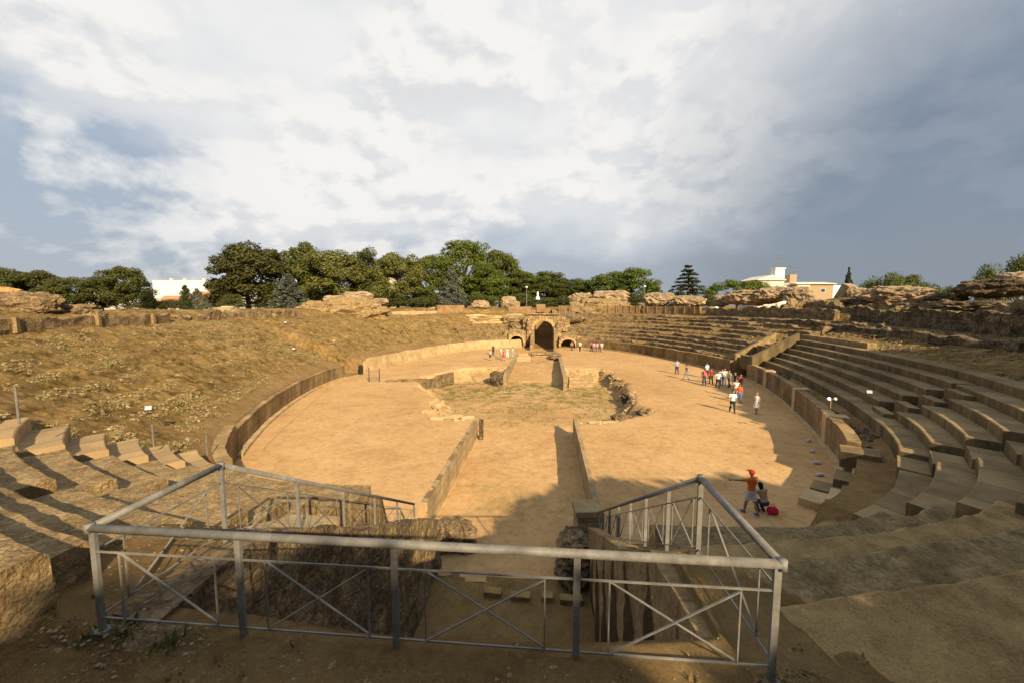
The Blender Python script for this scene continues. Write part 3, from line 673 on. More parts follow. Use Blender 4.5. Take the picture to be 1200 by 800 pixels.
# ------------------------------------------------------------------ trench walls
def coped(label,pts,th,mat,seed,amp=.03,ragged=.0,cop=True):
    b=(pts[0][0],pts[0][1],-1.3);r=thing('trench_wall',label,'wall',b)
    wall_line('wall_body','', '',pts,th,M[mat],amp,seed,.25,ragged,parent=r,base=b,zb=-1.5)
    if cop: wall_line('coping','', '',[(x,y,z+.10) for x,y,z in pts],th+.12,M['pale'],.02,seed+1,.25,parent=r,base=b,zb=[p[2]-.03 for p in pts])
    return r
coped('long sunlit ashlar wall on the left side of the near trench',[(-4.02,15.3,.02),(-4.02,27.2,.02)],.24,'ashlar',71,.035,cop=False)
coped('long shaded ashlar wall on the right side of the near trench',[(2.99,14.9,.03),(2.99,28.2,.05)],.22,'ashlar',72,.03,cop=False)
coped('sunlit wall on the left side of the far trench',[(-3.95,46.2,-.5),(-3.95,47.6,.02),(-3.85,66,.05)],.4,'ashlar',73,.05,cop=False)
coped('shaded wall on the right side of the far trench',[(3.05,43.6,.06),(3.05,62,.14)],.45,'ashlar',74,.04,.08,cop=False)
wall_line('end_wall','stone facing with dark joints beside the right far trench wall','wall',[(3.5,45.4,-.05),(6.3,46.2,-.15)],.4,M['ashlar'],.09,75,.2,.3,zb=-1.4)
m=MB()
for k in range(3): m.box((-2.6,61.5+k*.9,-1.0+k*.3),(2.2,.95,.5),0)
tag(m.build('stone_steps',M['pale'],None,(-2.6,61,-1.2)),'pale stone steps climbing from the far trench on its left side','steps')
r=thing('slab_bridge','flat stone slab bridging the far trench in front of the arch','bridge',(.3,67,-.3))
m=MB();m.box((.4,67.2,.02),(4.6,1.8,.34));m.build('deck_slab',M['gate'],r,(.3,67,-.3))
for x in(-1.2,1.95):
    m=MB();m.box((x,66.8,-.75),(.5,1.4,1.2));m.build('support',M['rubble'],r,(.3,67,-.3))
rock('rubble_block','jumbled stones on the right shoulder of the far trench','ruin',(2.6,64.2,-.3),(1.,1.6,.7),M['rubble'],8,4,.35,.2)
rock('rubble_block','dark stone lump left of the far trench mouth','ruin',(-4.9,46.2,-.55),(.75,.9,.75),M['dark_rock'],9,4,.35,.2)
# chamber stones
STN=[((501,484),(.9,.45,.38),'squared block at the left corner of the sunken chamber'),((511,491),(1.0,.5,.3),'longer flat block beside the left corner of the chamber'),((530,489),(1.4,.45,.32),'line of joined stones behind the left trench wall'),((548,490),(.9,.4,.3),'end stone of the line behind the left trench wall'),
((512,476),(.7,.5,.42),'upright pale block above the left chamber corner')]
for k,((px,py),sz,lab) in enumerate(STN):
    p=at(px,py,-.05);rock('stone_block',lab,'stone block',(p.x,p.y,.0),tuple(v*.55 for v in sz),M['pale'],20+k,4,.12,.4,rz=.1*k)
STN=[((697,491),(.8,.3,.25),'pale kerb stone behind the right trench wall'),((712,491),(1.0,.35,.22),'second pale kerb stone behind the right trench wall'),((728,487),(1.2,.9,.6),'low rubble heap right of the pale kerb stones'),((745,489),(1.5,.8,.45),'scattered rubble mound on the right chamber edge'),((757,481),(1.1,1.1,.6),'earthy rubble heap at the right corner of the chamber'),
((722,441),(.9,1.5,.9),'dark masonry stump far along the right chamber bank'),((727,449),(.6,.5,.55),'small pale stump below the far masonry stump'),((739,463),(.9,1.3,.9),'dark leaning masonry lump midway along the right chamber bank'),((748,471),(.7,1.,.7),'second dark lump nearer on the right chamber bank'),((735,486),(.55,.6,.4),'darker stone in the right rubble heap')]
for k,((px,py),sz,lab) in enumerate(STN):
    p=at(px,py,-.35);rock('rubble_block',lab,'ruin',(p.x,p.y,-.62),tuple(v*.66 for v in sz),M['pale'] if k in(0,1,6) else M['rubble' if k in(2,3,4) else 'dark_rock'],40+k,4,.4,.2,rz=.3*k)
# dark upright slab at trench wall end
p=at(565,501,-1.3);m=MB();m.box((-3.55,26.8,-.6),(.28,.22,1.5),.3,R(4));tag(m.build('upright_slab',M['dark_rock'],None,(-3.55,26.8,-1.3)),'dark upright slab at the far end of the left trench wall','slab')
pw=[at(452,447,0),at(497,446,0),at(530,437,0)]
wall_line('low_wall','low retaining wall of rough stones on the left chamber edge','wall',[(p.x,p.y,.12) for p in pw],.5,M['rubble'],.12,77,.25,.3,zb=-1.2)
# ------------------------------------------------------------------ ruined far tiers
def tiers(label,t0,t1,n,s0,s1,z0,z1,mat,amp,seed,cut=None):
    b=ringpt((t0+t1)/2,s0);r=thing('ruined_seating',label,'seating',b)
    zf=None
    for k in range(n):
        sa=s0+(s1-s0)*k/n;z=z0+(z1-z0)*(k+1)/n;d=(s1-s0)/n
        def zf(T,S,X,Y,Z,k=k): 
            er=fbm(np.stack([X*.25,Y*.25,Z*0+k*7],-1),4,seed+k)
            return Z-np.clip(er*1.6-.02,0,.55)*(Z>z-.3)
        u0,u1=t0,t1
        if cut and sa<3.6: u0,u1=max(t0,cut[0]),min(t1,cut[1])
        sw_obj('seat_row',u0+random.uniform(0,.6),u1-random.uniform(0,.6),[(sa,z-1.),(sa,z-.05),(sa+d*1.05,z+.02),(sa+d*1.05,z-1.)],mat,int(abs(t1-t0)*5),amp,1.4,seed+k,r,b,zf,step=.3)
    return r
tiers('long ruined tiers of crumbling rows on the far right side',6.,83.,9,1.,11.6,1.55,6.25,M['rubble'],.2,100,(0,71.8))
tiers('lower ruined rows left of the main arch',99.,127,4,1.2,5.6,1.5,3.75,M['rubble'],.16,130,(107.2,180))
tiers('upper broken rows of pale stone left of the main arch',101,119,4,7.2,11.6,4.3,6.2,M['pale'],.16,140)
# ------------------------------------------------------------------ gates
def arch_block(x0,x1,y0,y1,zt0,zt1,cx,w,spring,zb=-.4,n=14):
    """solid block with an arched tunnel through it along y"""
    m=MB();r=w/2;xl,xr=cx-r,cx+r
    arc=[(cx-r*math.cos(math.pi*i/n),spring+r*math.sin(math.pi*i/n)**.8) for i in range(n+1)]
    def ring(y,zt):
        inner=[(xl,zb)]+arc+[(xr,zb)]
        outer=[(x0,zb)]
        for (ax,az) in arc:
            f=(ax-xl)/w;outer.append((x0+(x1-x0)*f,zt))
        outer.append((x1,zb));return inner,outer
    i0,o0=ring(y0,zt0);i1,o1=ring(y1,zt1);k=len(i0)
    vs=[(x,y0,z) for x,z in i0]+[(x,y0,z) for x,z in o0]+[(x,y1,z) for x,z in i1]+[(x,y1,z) for x,z in o1];fs=[]
    for j in range(k-1):
        fs+=[(j,j+1,k+j+1,k+j),(2*k+j,3*k+j,3*k+j+1,2*k+j+1),(j,2*k+j,2*k+j+1,j+1),(k+j,k+j+1,3*k+j+1,3*k+j)]
    m.add(vs,fs);return m
def rough_block(m,name,mat,parent,base,cuts=7,amp=.09,seed=0):
    import bmesh
    o=m.build(name,mat,parent,base);bm_=bmesh.new();bm_.from_mesh(o.data)
    bmesh.ops.subdivide_edges(bm_,edges=[e for e in bm_.edges if e.calc_length()>.35],cuts=3,use_grid_fill=True)
    bmesh.ops.subdivide_edges(bm_,edges=[e for e in bm_.edges if e.calc_length()>.5],cuts=2,use_grid_fill=True)
    V=np.array([v.co[:] for v in bm_.verts]);D=np.stack([fbm(V*1.3+seed,4,seed+q) for q in range(3)],-1)*amp*1.6
    for v,d in zip(bm_.verts,D): v.co+=Vector(d)
    bm_.to_mesh(o.data);bm_.free();return o
b=(.4,78,0);r=thing('arched_gate','tall arched stone gateway at the far end of the arena','gateway',b)
rough_block(arch_block(-2.6,3.4,77.6,83,6.2,6.4,.4,3.7,3.15,-.6),'arch_body',M['gate'],r,b,seed=3)
m=MB()
n=11
for i in range(n):
    a0=math.pi*i/n+.02;a1=math.pi*(i+1)/n-.02;r0,r1=1.87,2.45
    q=[(.4-r0*math.cos(a0),3.15+r0*math.sin(a0)**.8),(.4-r1*math.cos(a0),3.15+r1*math.sin(a0)**.8),(.4-r1*math.cos(a1),3.15+r1*math.sin(a1)**.8),(.4-r0*math.cos(a1),3.15+r0*math.sin(a1)**.8)]
    m.loft([[Vector((x,77.5,z)) for x,z in q],[Vector((x,77.7,z)) for x,z in q]])
m.build('voussoirs',M['pale'],r,b)
m=MB();m.box((.4,77.45,6.36),(6.4,.5,.2));rough_block(m,'parapet_slab',M['gate'],r,b,amp=.1)
wall_line('side_wall','', '',[(-1.7,70.6,.9),(-1.75,73.,1.2),(-1.85,77.4,3.1)],.5,M['gate'],.08,81,.3,parent=r,base=b,zb=-.5)
wall_line('side_wall','', '',[(2.5,70.6,.9),(2.55,73.,1.6),(2.65,77.4,3.9)],.5,M['gate'],.08,82,.3,parent=r,base=b,zb=-.5)
wall_line('inner_wall','', '',[(-1.75,82.9,6.2),(-1.75,93,6.6)],.6,M['gate'],.05,83,.4,parent=r,base=b,zb=-.5)
wall_line('inner_wall','', '',[(2.55,82.9,6.2),(2.55,93,6.6)],.6,M['gate'],.05,84,.4,parent=r,base=b,zb=-.5)
wall_line('back_wall','', '',[(-2.2,93,6.5),(3.2,93,6.5)],.6,M['gate'],.05,85,.4,parent=r,base=b,zb=-.5)
for (lab,c,w,sp,zt,x0,x1) in(('low arched opening left of the main gateway',-4.72,2.5,.95,2.7,-6.3,-2.95),('low half-buried arched opening right of the main gateway',5.05,2.75,.25,2.1,3.4,6.75)):
    bb=(c,76,0);r=thing('arched_opening',lab,'archway',bb)
    rough_block(arch_block(x0,x1,75.75,79.9,zt,zt+1.0,c,w,sp,-.4,12),'arch_body',M['gate'],r,bb,seed=int(c*3)+40)
    m=MB();n=9;r0,r1=w/2+.01,w/2+.38
    for i in range(n):
        a0=math.pi*i/n+.03;a1=math.pi*(i+1)/n-.03
        q=[(c-rr*math.cos(a),sp+rr*math.sin(a)**.8) for rr,a in((r0,a0),(r1,a0),(r1,a1),(r0,a1))]
        m.loft([[Vector((x,75.68,z)) for x,z in q],[Vector((x,75.82,z)) for x,z in q]])
    m.build('voussoirs',M['pale'],r,bb)
    m=MB();m.box((c,79.7,.9),(w+.2,.3,2.6));m.build('back_wall',M['rubble'],r,bb)
rock('rubble_block','broken masonry between the left archway and the main gate','ruin',(-2.35,77.3,2.6),(.6,.9,2.7),M['gate'],61,4,.3,.4)
rock('rubble_block','broken masonry pier on the right of the main gate','ruin',(3.25,77.4,2.2),(.6,.9,2.6),M['gate'],62,4,.3,.4)
for k,(x,y,z,a,b_,c,mt,lab) in enumerate([(-2.9,78.6,4.4,.8,1.2,1.8,'gate','crumbling masonry shoulder rising left of the main gate'),(-4.4,79.6,3.6,2.2,1.2,.9,'rubble','rubble fill above the left archway'),(-6.7,77.2,1.5,.7,1.,1.5,'gate','broken pier left of the left archway'),(4.3,79.,4.2,1.2,1.2,1.5,'gate','crumbling masonry shoulder rising right of the main gate'),(5.3,79.6,2.9,2.0,1.2,.9,'rubble','rubble fill above the right archway'),(7.1,77.2,1.1,.6,1.,1.1,'gate','broken pier right of the right archway'),(-5.5,82.,5.1,2.6,1.4,.8,'worn','pale rubble bank high up left of the gate'),(6.3,82,5.3,2.4,1.4,.8,'rubble','rubble bank high up right of the gate')]):
    rock('rubble_block',lab,'ruin',(x,y,z),(a,b_,c),M[mt],300+k,4,.35,.4)
# ------------------------------------------------------------------ rim walls of brick and masonry
def rim(label,t0,t1,s,h,mat,seed,amp=.05,name='brick_wall',posts=0,zoff=0,rag=0.):
    b=ringpt((t0+t1)/2,s,6);r=thing(name,label,'wall',b)
    zz=lambda T,S,X,Y,Z:zprof(T,np.full(T.shape,s))+Z+zoff+np.where(Z>.3,rag*fb2(X,Y,.6,4,seed),0)
    sw_obj('wall_body',t0,t1,[(s-.25,-.7),(s-.25,h),(s+.35,h),(s+.35,-.7)],M[mat],max(8,int(abs(t1-t0)*4)),amp,1.5,seed,r,b,zz,step=.3)
    for k in range(posts):
        t=t0+(t1-t0)*(k+.5)/posts;x,y,_=ringpt(t,s-.3);z=float(zprof(t,s))
        m=MB();w_=.3 if name!='brick_wall' else .12;m.box((x,y,z+h/2),(w_,w_,h+.1),R(t));m.build('pilaster',M['worn'],r,b)
    return r
rim('restored brick wall with dark posts left of the main arch rim',96.5,106.5,14.,1.15,'brick',150,.03,posts=0)
rim('low brick wall section over the main gateway',88.,93.5,15.5,1.1,'brick',151,.04)
rim('restored brick wall beneath the boulders right of the gateway',68.5,80.5,14.,1.35,'brick',152,.03,posts=4)
rim('brick wall with pale piers further right on the rim',56.5,66.5,14.,1.3,'brick',153,.03,posts=5)
rim('long brown brick wall above the far right tiers',39,55.5,14.,1.2,'brick',154,.04,posts=6)
rim('brick patch below the earthen mound at far left',118,127,14.2,1.1,'brick',155,.06)
rim('dark masonry wall along the right walkway, far part',12,37,13.6,1.4,'rubble',156,.28,'ruined_wall',0,-.1,1.1)
rim('dark masonry wall along the right walkway, near part',-30,9,13.6,1.5,'dark_rock',157,.32,'ruined_wall',0,-.1,1.3)
rim('upper ledge of dark weathered masonry at right rim',-28,20,16.,1.1,'rubble',158,.4,'ruined_wall',0,-.1,1.4)
rim('long wall with square pilasters on the left rim',-168,-140,14.,.85,'rubble',159,.16,'ruined_wall',5,-.1,.5)
rim('pale rubble wall on the left rim before the warehouse',-198,-171,14.6,.75,'rubble',160,.4,'ruined_wall',0,-.15,1.5)
rim('low broken wall behind the far left rows',128,142,13,.7,'pale',161,.2,'ruined_wall',0,-.1,.4)
# low ledge masses on the right grass
rim('rough ledge of black weathered rubble above the right seats',-22,16,10.6,.65,'dark_rock',162,.25,'ruined_wall',0,-.15,.7)
rim('second rough ledge of rubble near the right walkway',-26,6,11.8,.35,'rubble',163,.3,'ruined_wall',0,-.1,.6)
# ------------------------------------------------------------------ boulders / ruin masses on the rim
def ruin_at(px,py,s,wpx,hpx,label,mat,seed,depth=None,tilt=0.,sub=5,amp=.33,cat='ruin',name='ruin_mass',layer=None):
    p=at_ring(px,py,s);D=math.hypot(p.x-CAM[0],p.y)
    dd=Vector((p.x-CAM[0],p.y,0)).normalized();fz=F*max(.3,dd.dot(Vector((-math.sin(PSI),math.cos(PSI),0))))
    dep=D*dd.dot(Vector((-math.sin(PSI),math.cos(PSI),0)))
    w=wpx/F*dep*.5;h=hpx/F*dep*.5
    # horizontal stretch away from the optical axis
    st=1/(dd.dot(Vector((-math.sin(PSI),math.cos(PSI),0))))
    w=w/ (st**1.0)
    rz=math.atan2(-dd.x,dd.y)
    rock(name,label,cat,(p.x,p.y,p.z),(w,depth or w*.6,h),mat,seed,sub,amp,layer or h*.35,rz,tilt=tilt)
RU=[(405,372,17,108,40,'broad earthen mound crowned by boulders behind the far left slope','worn',1,.3),
(392,352,18.5,26,11,'rounded boulder on the left end of the earthen mound','rock',2,.3),
(418,349,18.5,34,13,'largest boulder on top of the earthen mound','rock',3,.3),
(440,354,18,30,8,'flat slab sloping down the right end of the earthen mound','rock',4,.3),
(370,362,17,30,16,'eroded rubble face at the left foot of the earthen mound','worn',5,.35),
(263,367,17,34,14,'squat pale boulder left of the white hut','rock',6,.25),
(510,364,16,17,7,'small flat stone on the far rim, left of the silver conifer','rock',7,.3),
(563,357,16.5,20,9,'low rounded boulder on the brick wall left of the gate','rock',8,.3),
(596,354,16.5,18,12,'taller boulder on the brick wall nearest the gate','rock',9,.3),
(604,358,16,10,10,'small boulder tucked against the taller one left of gate','rock',10,.3),
(700,366,17,78,32,'grassy core mound under the boulders right of the gate','worn',11,.25),
(682,351,18,28,15,'boulder at the left end of the mound right of the gate','rock',12,.3),
(715,348,18.5,44,13,'long flat boulder topping the mound right of the gate','rock',13,.25),
(726,344,19,14,7,'small cap stone on the long flat boulder','rock',14,.3),
(770,351,18,30,15,'knobbly boulder between the two mounds at far right rim','rock',15,.35),
(783,349,18.5,14,11,'small boulder leaning on the knobbly boulder','rock',16,.35),
(757,357,17,18,6,'low slab at the foot of the knobbly boulder','rock',17,.3),
(806,353,18,36,12,'flattened boulder in front of the layered cedar','rock',18,.35),
(846,353,18,20,13,'dark edged boulder at the left end of the long outcrop','rock',19,.35),
(880,349,18.5,62,17,'long outcrop of layered conglomerate below the round pine','rock',20,.35),
(910,345,19.5,52,16,'tallest outcrop in front of the white gabled house','rock',21,.35),
(935,347,20,34,20,'outcrop with a crumbling right face beside the houses','rock',22,.35),
(930,366,16,30,22,'eroded orange rubble face below the outcrop','worn',23,.4),
(960,356,18,20,10,'low brown boulder before the ochre house','rock',24,.35),
(995,356,18,60,13,'long dark undercut boulder right of the ochre house','dark_rock',25,.3),
(1008,345,20,28,13,'pale topped boulder behind the undercut one','rock',26,.35),
(1050,346,19.5,80,18,'wide rubble bank of pale stones on the right rim','rock',27,.4),
(1020,375,14.5,24,20,'small ruined arch stump on the right walkway','worn',28,.4),
(1062,368,15.5,40,18,'sunlit crumbling rubble at the middle of the right rim','worn',29,.45),
(1105,352,17.5,50,14,'dark sloping ledge rising to the far right ruin','dark_rock',30,.35),
(1165,338,19,90,22,'large dark ruin mass at the far right edge','dark_rock',31,.35),
(1195,328,21,60,16,'topmost weathered ledge at the far right edge','rock',32,.35),
(1150,360,16.5,110,14,'flat dark ledge under the far right ruin','dark_rock',33,.3),
(1190,372,15,40,18,'blackened stone lump at the right picture edge','dark_rock',34,.35),
(30,358,18,90,30,'high crumbling ruin on the left rim','rubble',35,.3),
(80,368,17.5,90,22,'lower stepped ruin running right from the high left one','rubble',36,.3),
(130,379,16,60,12,'pale heap of fallen rubble on the left rim','worn',37,.4),
(185,373,16.5,70,8,'flat pale rubble bank before the round tree','worn',38,.4),
(2,346,20,60,18,'smooth earthen top of the left rim ruin','earth',39,.2),
(384,420,5.6,40,36,'orange eroded earth bank left of the arena opening','earth',41,.4),
(366,405,8.6,60,14,'rough ledge above the orange earth bank','worn',42,.45),
(165,393,12.8,36,7,'jutting dark slab on the upper left slope','rock',43,.4),
(895,388,9.,26,12,'broken lump among the far right tiers','rubble',44,.4),
(862,387,11.5,34,9,'jagged rubble crest on the far right tiers','rubble',45,.45),
(985,392,11,44,9,'dark rubble ridge above the top of the right seats','dark_rock',46,.45),
(1045,397,11,60,8,'black weathered rubble ridge on the right grass','dark_rock',47,.45),
(1120,405,11,80,9,'long low black rubble ridge near the right edge','dark_rock',48,.45)]
for k,(px,py,s,w,h,lab,mt,sd,am) in enumerate(RU): ruin_at(px,py,s,w,h,lab,M[mt],200+sd,amp=am)
p=at_ring(1160,383,14.6);m=MB();m.box((p.x,p.y,6.3),(2.2,1.6,1.9),R(40));tag(m.build('stone_block',M['pale'],None,(p.x,p.y,5.6)),'squared stone block standing at the right end of the walkway','stone block')
p=at_ring(985,352,20);m=MB();m.box((p.x,p.y,8.6),(1.6,1.0,4.6),R(20),R(28));tag(m.build('leaning_slab',M['rock'],None,(p.x,p.y,7)),'tall leaning stone slab in front of the ochre house','ruin')
# scattered stones and dry tufts on the slopes
def scat(n,t0,t1,s0,s1,g):
    out=[]
    T=[g.uniform(t0,t1) for _ in range(n)];S=[g.uniform(s0,s1) for _ in range(n)]
    T=np.array(T);S=np.array(S);X,Y=PXY(T,S);dn=fb2(X,Y,.3,4,77)+.5*fb2(X,Y,1.2,3,78)+.12*np.sin(S*2*math.pi/1.5+fb2(X,Y,.2,3,5)*3)
    k=dn>.06
    Z=terrain_z(T,S,X,Y)
    return np.stack([X,Y,Z],-1)[k]
g=random.Random(9)
P1=np.concatenate([scat(17000,-180,-127,1.2,13.5,g),scat(9000,145,180,1.2,13,g),scat(5000,128,145,1.2,13,g)])
tag(pebbles(P1,.02,.10,4).build('rubble_stones',M['scatter'],None,(0,0,0)),'pale fallen stones strewn over the weedy left slope','rubble',kind='stuff')
P1=np.concatenate([scat(1500,-40,6,6.3,13,g),scat(2600,6,84,1.,12,g)])
tag(pebbles(P1,.06,.22,5).build('rubble_stones',M['rubble'],None,(0,0,0)),'brown rubble lying over the right-hand slopes','rubble',kind='stuff')
P1=scat(1300,-43,-3,.72,1.35,g)
tag(pebbles(P1,.06,.2,6).build('rubble_stones',M['dark_rock'],None,(0,0,0)),'dark rubble filling the gutter behind the right podium','rubble',kind='stuff')
xx=RNG.uniform(-16,12,60000);yy=RNG.uniform(26.5,53,60000);zz=arena_z(xx,yy);gx=arena_z(xx+.25,yy);gy=arena_z(xx,yy+.25)
kk=(np.hypot(gx-zz,gy-zz)>.10)&(np.abs(fb2(xx,yy,.35,3,61)+.1)>.12);P1=np.stack([xx,yy,zz],-1)[kk];P1=P1[(P1[:,0]<-4.3)|(P1[:,0]>3.3)][:1500]
tag(pebbles(P1,.04,.19,7).build('rubble_stones',M['pale'],None,(0,0,0)),'broken stones along the crumbling edges of the sunken chamber','rubble',kind='stuff')
xx=RNG.uniform(-20,20,2600);yy=RNG.uniform(14,72,2600);kk=(((xx/20)**2+((yy-YC)/30)**2)<1)&(fb2(xx,yy,.12,3,62)>.02)
tag(pebbles(np.stack([xx,yy,arena_z(xx,yy)-.005],-1)[kk],.012,.045,8).build('pebbles',M['scatter'],None,(0,0,0)),'small pebbles lying on the arena sand','pebbles',kind='stuff')
m=MB();m.tube([ringpt(t,-1.15-.5*math.sin((t+175)*.09),.015) for t in np.arange(-182,-136,1.5)],.02,6)
tag(m.build('edging_line',M['earth'],None,(-18,28,0)),'thin dark line curving across the sand along the left podium wall','edging')
def tufts(P,mat,name,label,h0,h1,seed,nb=5,spread=.12):
    g=np.random.default_rng(seed);n=len(P);k=n*nb
    base=np.repeat(P,nb,0)+np.concatenate([g.normal(0,spread,(k,2)),np.full((k,1),-.02)],1)
    a=g.uniform(0,6.28,k);h=g.uniform(h0,h1,k);w=g.uniform(.008,.02,k)*1.6
    dx=np.stack([np.cos(a)*w,np.sin(a)*w,0*a],-1);tip=base+np.stack([g.normal(0,.4,k)*h,g.normal(0,.4,k)*h,h],-1)
    V=np.stack([base-dx,base+dx,tip],1).reshape(-1,3);Fc=np.arange(k*3).reshape(-1,3)
    o=mkobj(name,V,Fc,mat);tag(o,label,'grass',kind='stuff')
P1=np.concatenate([scat(9000,-180,-127,1,14,g),scat(4000,150,180,1,13,g),scat(3000,128,150,1,13,g)])
tufts(P1,M['weed'],'dry_grass','dry straw-coloured grass tufts on the left slope',.04,.13,3)
P1=np.concatenate([scat(2500,-180,-127,1,14,g),scat(1800,-45,20,6.2,13,g)])
tufts(P1,M['weedg'],'weeds','green weeds dotted over the slopes',.05,.15,4,7)
xx=RNG.uniform(-12,9,2600);yy=RNG.uniform(30,48,2600);kk=(fb2(xx,yy,.35,4,90)>.02)&(xx>np.interp(yy,LY,LX)+1)&(xx<np.interp(yy,RY,RX)-1)
tufts(np.stack([xx,yy,arena_z(xx,yy)],-1)[kk],M['weedg'],'weeds','green weeds on the floor of the sunken chamber',.05,.16,5,6)
g2=random.Random(12);P1=np.array([(g2.uniform(-3.3,2.8),g2.gauss(3.08,.06),5.0) for _ in range(13)])
tufts(P1,M['weedg'],'weeds','sparse green weeds along the pit edge under the front railing',.05,.16,6,9,.05)
# ------------------------------------------------------------------ steel railing
b=(-.2,3.1,5.05);r=thing('guard_railing','grey steel guard railing round three sides of the entrance pit','railing',b)
A0=Vector((-3.2,3.1,6.0));A1=Vector((2.74,3.1,6.0));L1=Vector((-3.17,4.53,6.0));R1=Vector((2.71,4.65,6.0));L2=Vector((-3.5,12.45,1.45+.02));R2=Vector((2.78,13.5,.86))
L2=aty(485,590,12.2);R2=aty(700,600,13.6)
def rail_tube(a,b_): m=MB();m.tube([a,b_],.036,16);m.build('handrail',M['steel'],r,b,True)
rail_tube(A0,A1);rail_tube(A0,L1);rail_tube(L1,L2);rail_tube(A1,R1);rail_tube(R1,R2)
def joint(p): 
    m=MB()
    m.tube([p+Vector((0,0,-.039)),p+Vector((0,0,.039))],.0395,14);m.build('rail_joint',M['steel'],r,b,True)
for p in(A0,A1,L1,R1): joint(p)
def post(p,h=.97,w=.054): m=MB();m.bar(p,p-Vector((0,0,h)),w,w*.6);m.build('post',M['steel'],r,b)
H1,H2=.27,.90   # lower edge of mid rail / bottom rail below handrail
def panel(a,b_,sub=True,post_a=True):
    """infill between two posts: mid rail, bottom rail, two uprights, a cross"""
    d=b_-a;n=d.normalized()
    for nm,h,w in(('mid_rail',.22,.014),('bottom_rail',.86,.014)):
        m=MB();m.bar(a-Vector((0,0,h)),b_-Vector((0,0,h)),w);m.build(nm,M['steel'],r,b)
    i0=a+d*.17;i1=a+d*.83
    for q in(i0,i1):
        m=MB();m.bar(q-Vector((0,0,.22)),q-Vector((0,0,.86)),.012);m.build('upright',M['steel'],r,b)
    e=Vector((n.y,-n.x,0))*.012
    for s_,(u,v) in enumerate(((i0-Vector((0,0,.23)),i1-Vector((0,0,.85))),(i0-Vector((0,0,.85)),i1-Vector((0,0,.23))))):
        m=MB();sg=1 if s_ else -1;m.bar(u+e*sg,v+e*sg,.018,.008);m.build('brace',M['steel'],r,b)
def run(a,b_,fr,ends=(True,True)):
    ps=[a+(b_-a)*f for f in fr]
    for i,p in enumerate(ps):
        if (i==0 and not ends[0]) or (i==len(ps)-1 and not ends[1]): continue
        post(p-Vector((0,0,.03)))
    for i in range(len(ps)-1): panel(ps[i],ps[i+1])
for f in(.005,.24,.477,.735,.995):
    p=A0+(A1-A0)*f-Vector((0,0,.985));m=MB();m.box(p,(.13,.11,.016))
    for a_,c_ in((-1,-1),(1,1),(-1,1),(1,-1)): m.tube([p+Vector((a_*.05,c_*.04,.0)),p+Vector((a_*.05,c_*.04,.022))],.009,6)
    m.build('base_plate',M['steel'],r,b)
run(A0,A1,[0.005,.24,.477,.735,.995])
run(A0,L1,[.02,1],(False,True));run(A1,R1,[.02,1],(False,True))
run(L1,L2,[0,.2,.4,.6,.8,1],(False,True));run(R1,R2,[0,.13,.27,.41,.56,.71,.85,1],(False,True))
bpy.context.view_layer.update();dg_=bpy.context.evaluated_depsgraph_get()
gg=random.Random(44);gp=[];gp2=[];gt=[]
for _ in range(26000):
    x=gg.uniform(-7,14);y=gg.uniform(.6,11)
    if -3<x<2.4 and y>3.2: continue
    if gg.random()>1.25/(.35+.28*math.hypot(x-CAM[0],y)): continue
    if vnoise(np.array([[x*.9,y*.9,.3]]),5)[0]+.6*gg.random()<.1: continue
    h_,loc,nr,_i,ob,_m=scene.ray_cast(dg_,Vector((x,y,7.6)),Vector((0,0,-1)))
    if not h_ or nr.z<.55 or ob.name.split('.')[0] in('handrail','mid_rail','bottom_rail','brace','upright','post','rail_joint','base_plate','gravel','weeds','dry_grass'): continue
    q=(loc.x,loc.y,loc.z-.003);(gp if gg.random()<.8 else gp2).append(q)
    if gg.random()<.03: gt.append(q)
tag(pebbles(gp,.004,.020,31).build('grit',M['worn_b'],None,(0,3,5)),'brown grit and chips lying on the foreground steps','grit',kind='stuff')
tag(pebbles(gp2,.006,.030,32).build('grit',M['scatter'],None,(0,3,5)),'paler stone chips lying on the foreground steps','grit',kind='stuff')
tufts(np.array(gt),M['weed'],'dry_grass','short dry grass sprigs between the foreground steps',.03,.09,33,6,.03)
# ------------------------------------------------------------------ floodlights, posts
def flood(px,py,z,label,aim,ring=None):
    p=at_ring(px,py,ring) if ring else at(px,py,z);gz=ground_z(p.x,p.y);z0=z if ring is None else gz
    b=(p.x,p.y,z0);r=thing('floodlight',label,'floodlight',b,'floodlights on the slopes',aim);r.scale=(.55,)*3
    m=MB();m.box((0,0,.02),(.4,.32,.04));m.build('base',M['black'],r)
    m=MB();m.bar((-.26,0,.03),(-.26,0,.42),.03);m.bar((.26,0,.03),(.26,0,.42),.03);m.build('bracket',M['black'],r)
    m=MB();m.box((0,0,.42),(.48,.22,.36),0,R(-25));m.build('housing',M['steel'],r)
    m=MB();m.box((0,-.115,.475),(.40,.02,.28),0,R(-25));m.build('lens',M['lamp_glass'],r)
flood(175,484,3.35,'floodlight with a white lens on the left slope above the seats',.5)
flood(1018,464,3.12,'grey floodlight on a block of the upper right stair',-.4)
flood(345,428,0,'floodlight low on the left slope near the arena opening',.6,4.5)
flood(335,388,0,'dark floodlight high on the far left slope',.6,11)
p=at(973,478,2.22);b=(p.x,p.y,2.2);r=thing('spotlight','twin white spotlight on a thin stand on the lowest right seat row','spotlight',b)
m=MB();m.tube([(0,0,0),(0,0,.5)],.022,8);m.build('stand',M['ochre'],r)
for sx in(-1,1):
    m=MB();m.tube([(sx*.16,.06,.52),(sx*.17,-.12,.6)],[.05,.085],12);m.build('lamp_head',M['lamp_glass'],r)
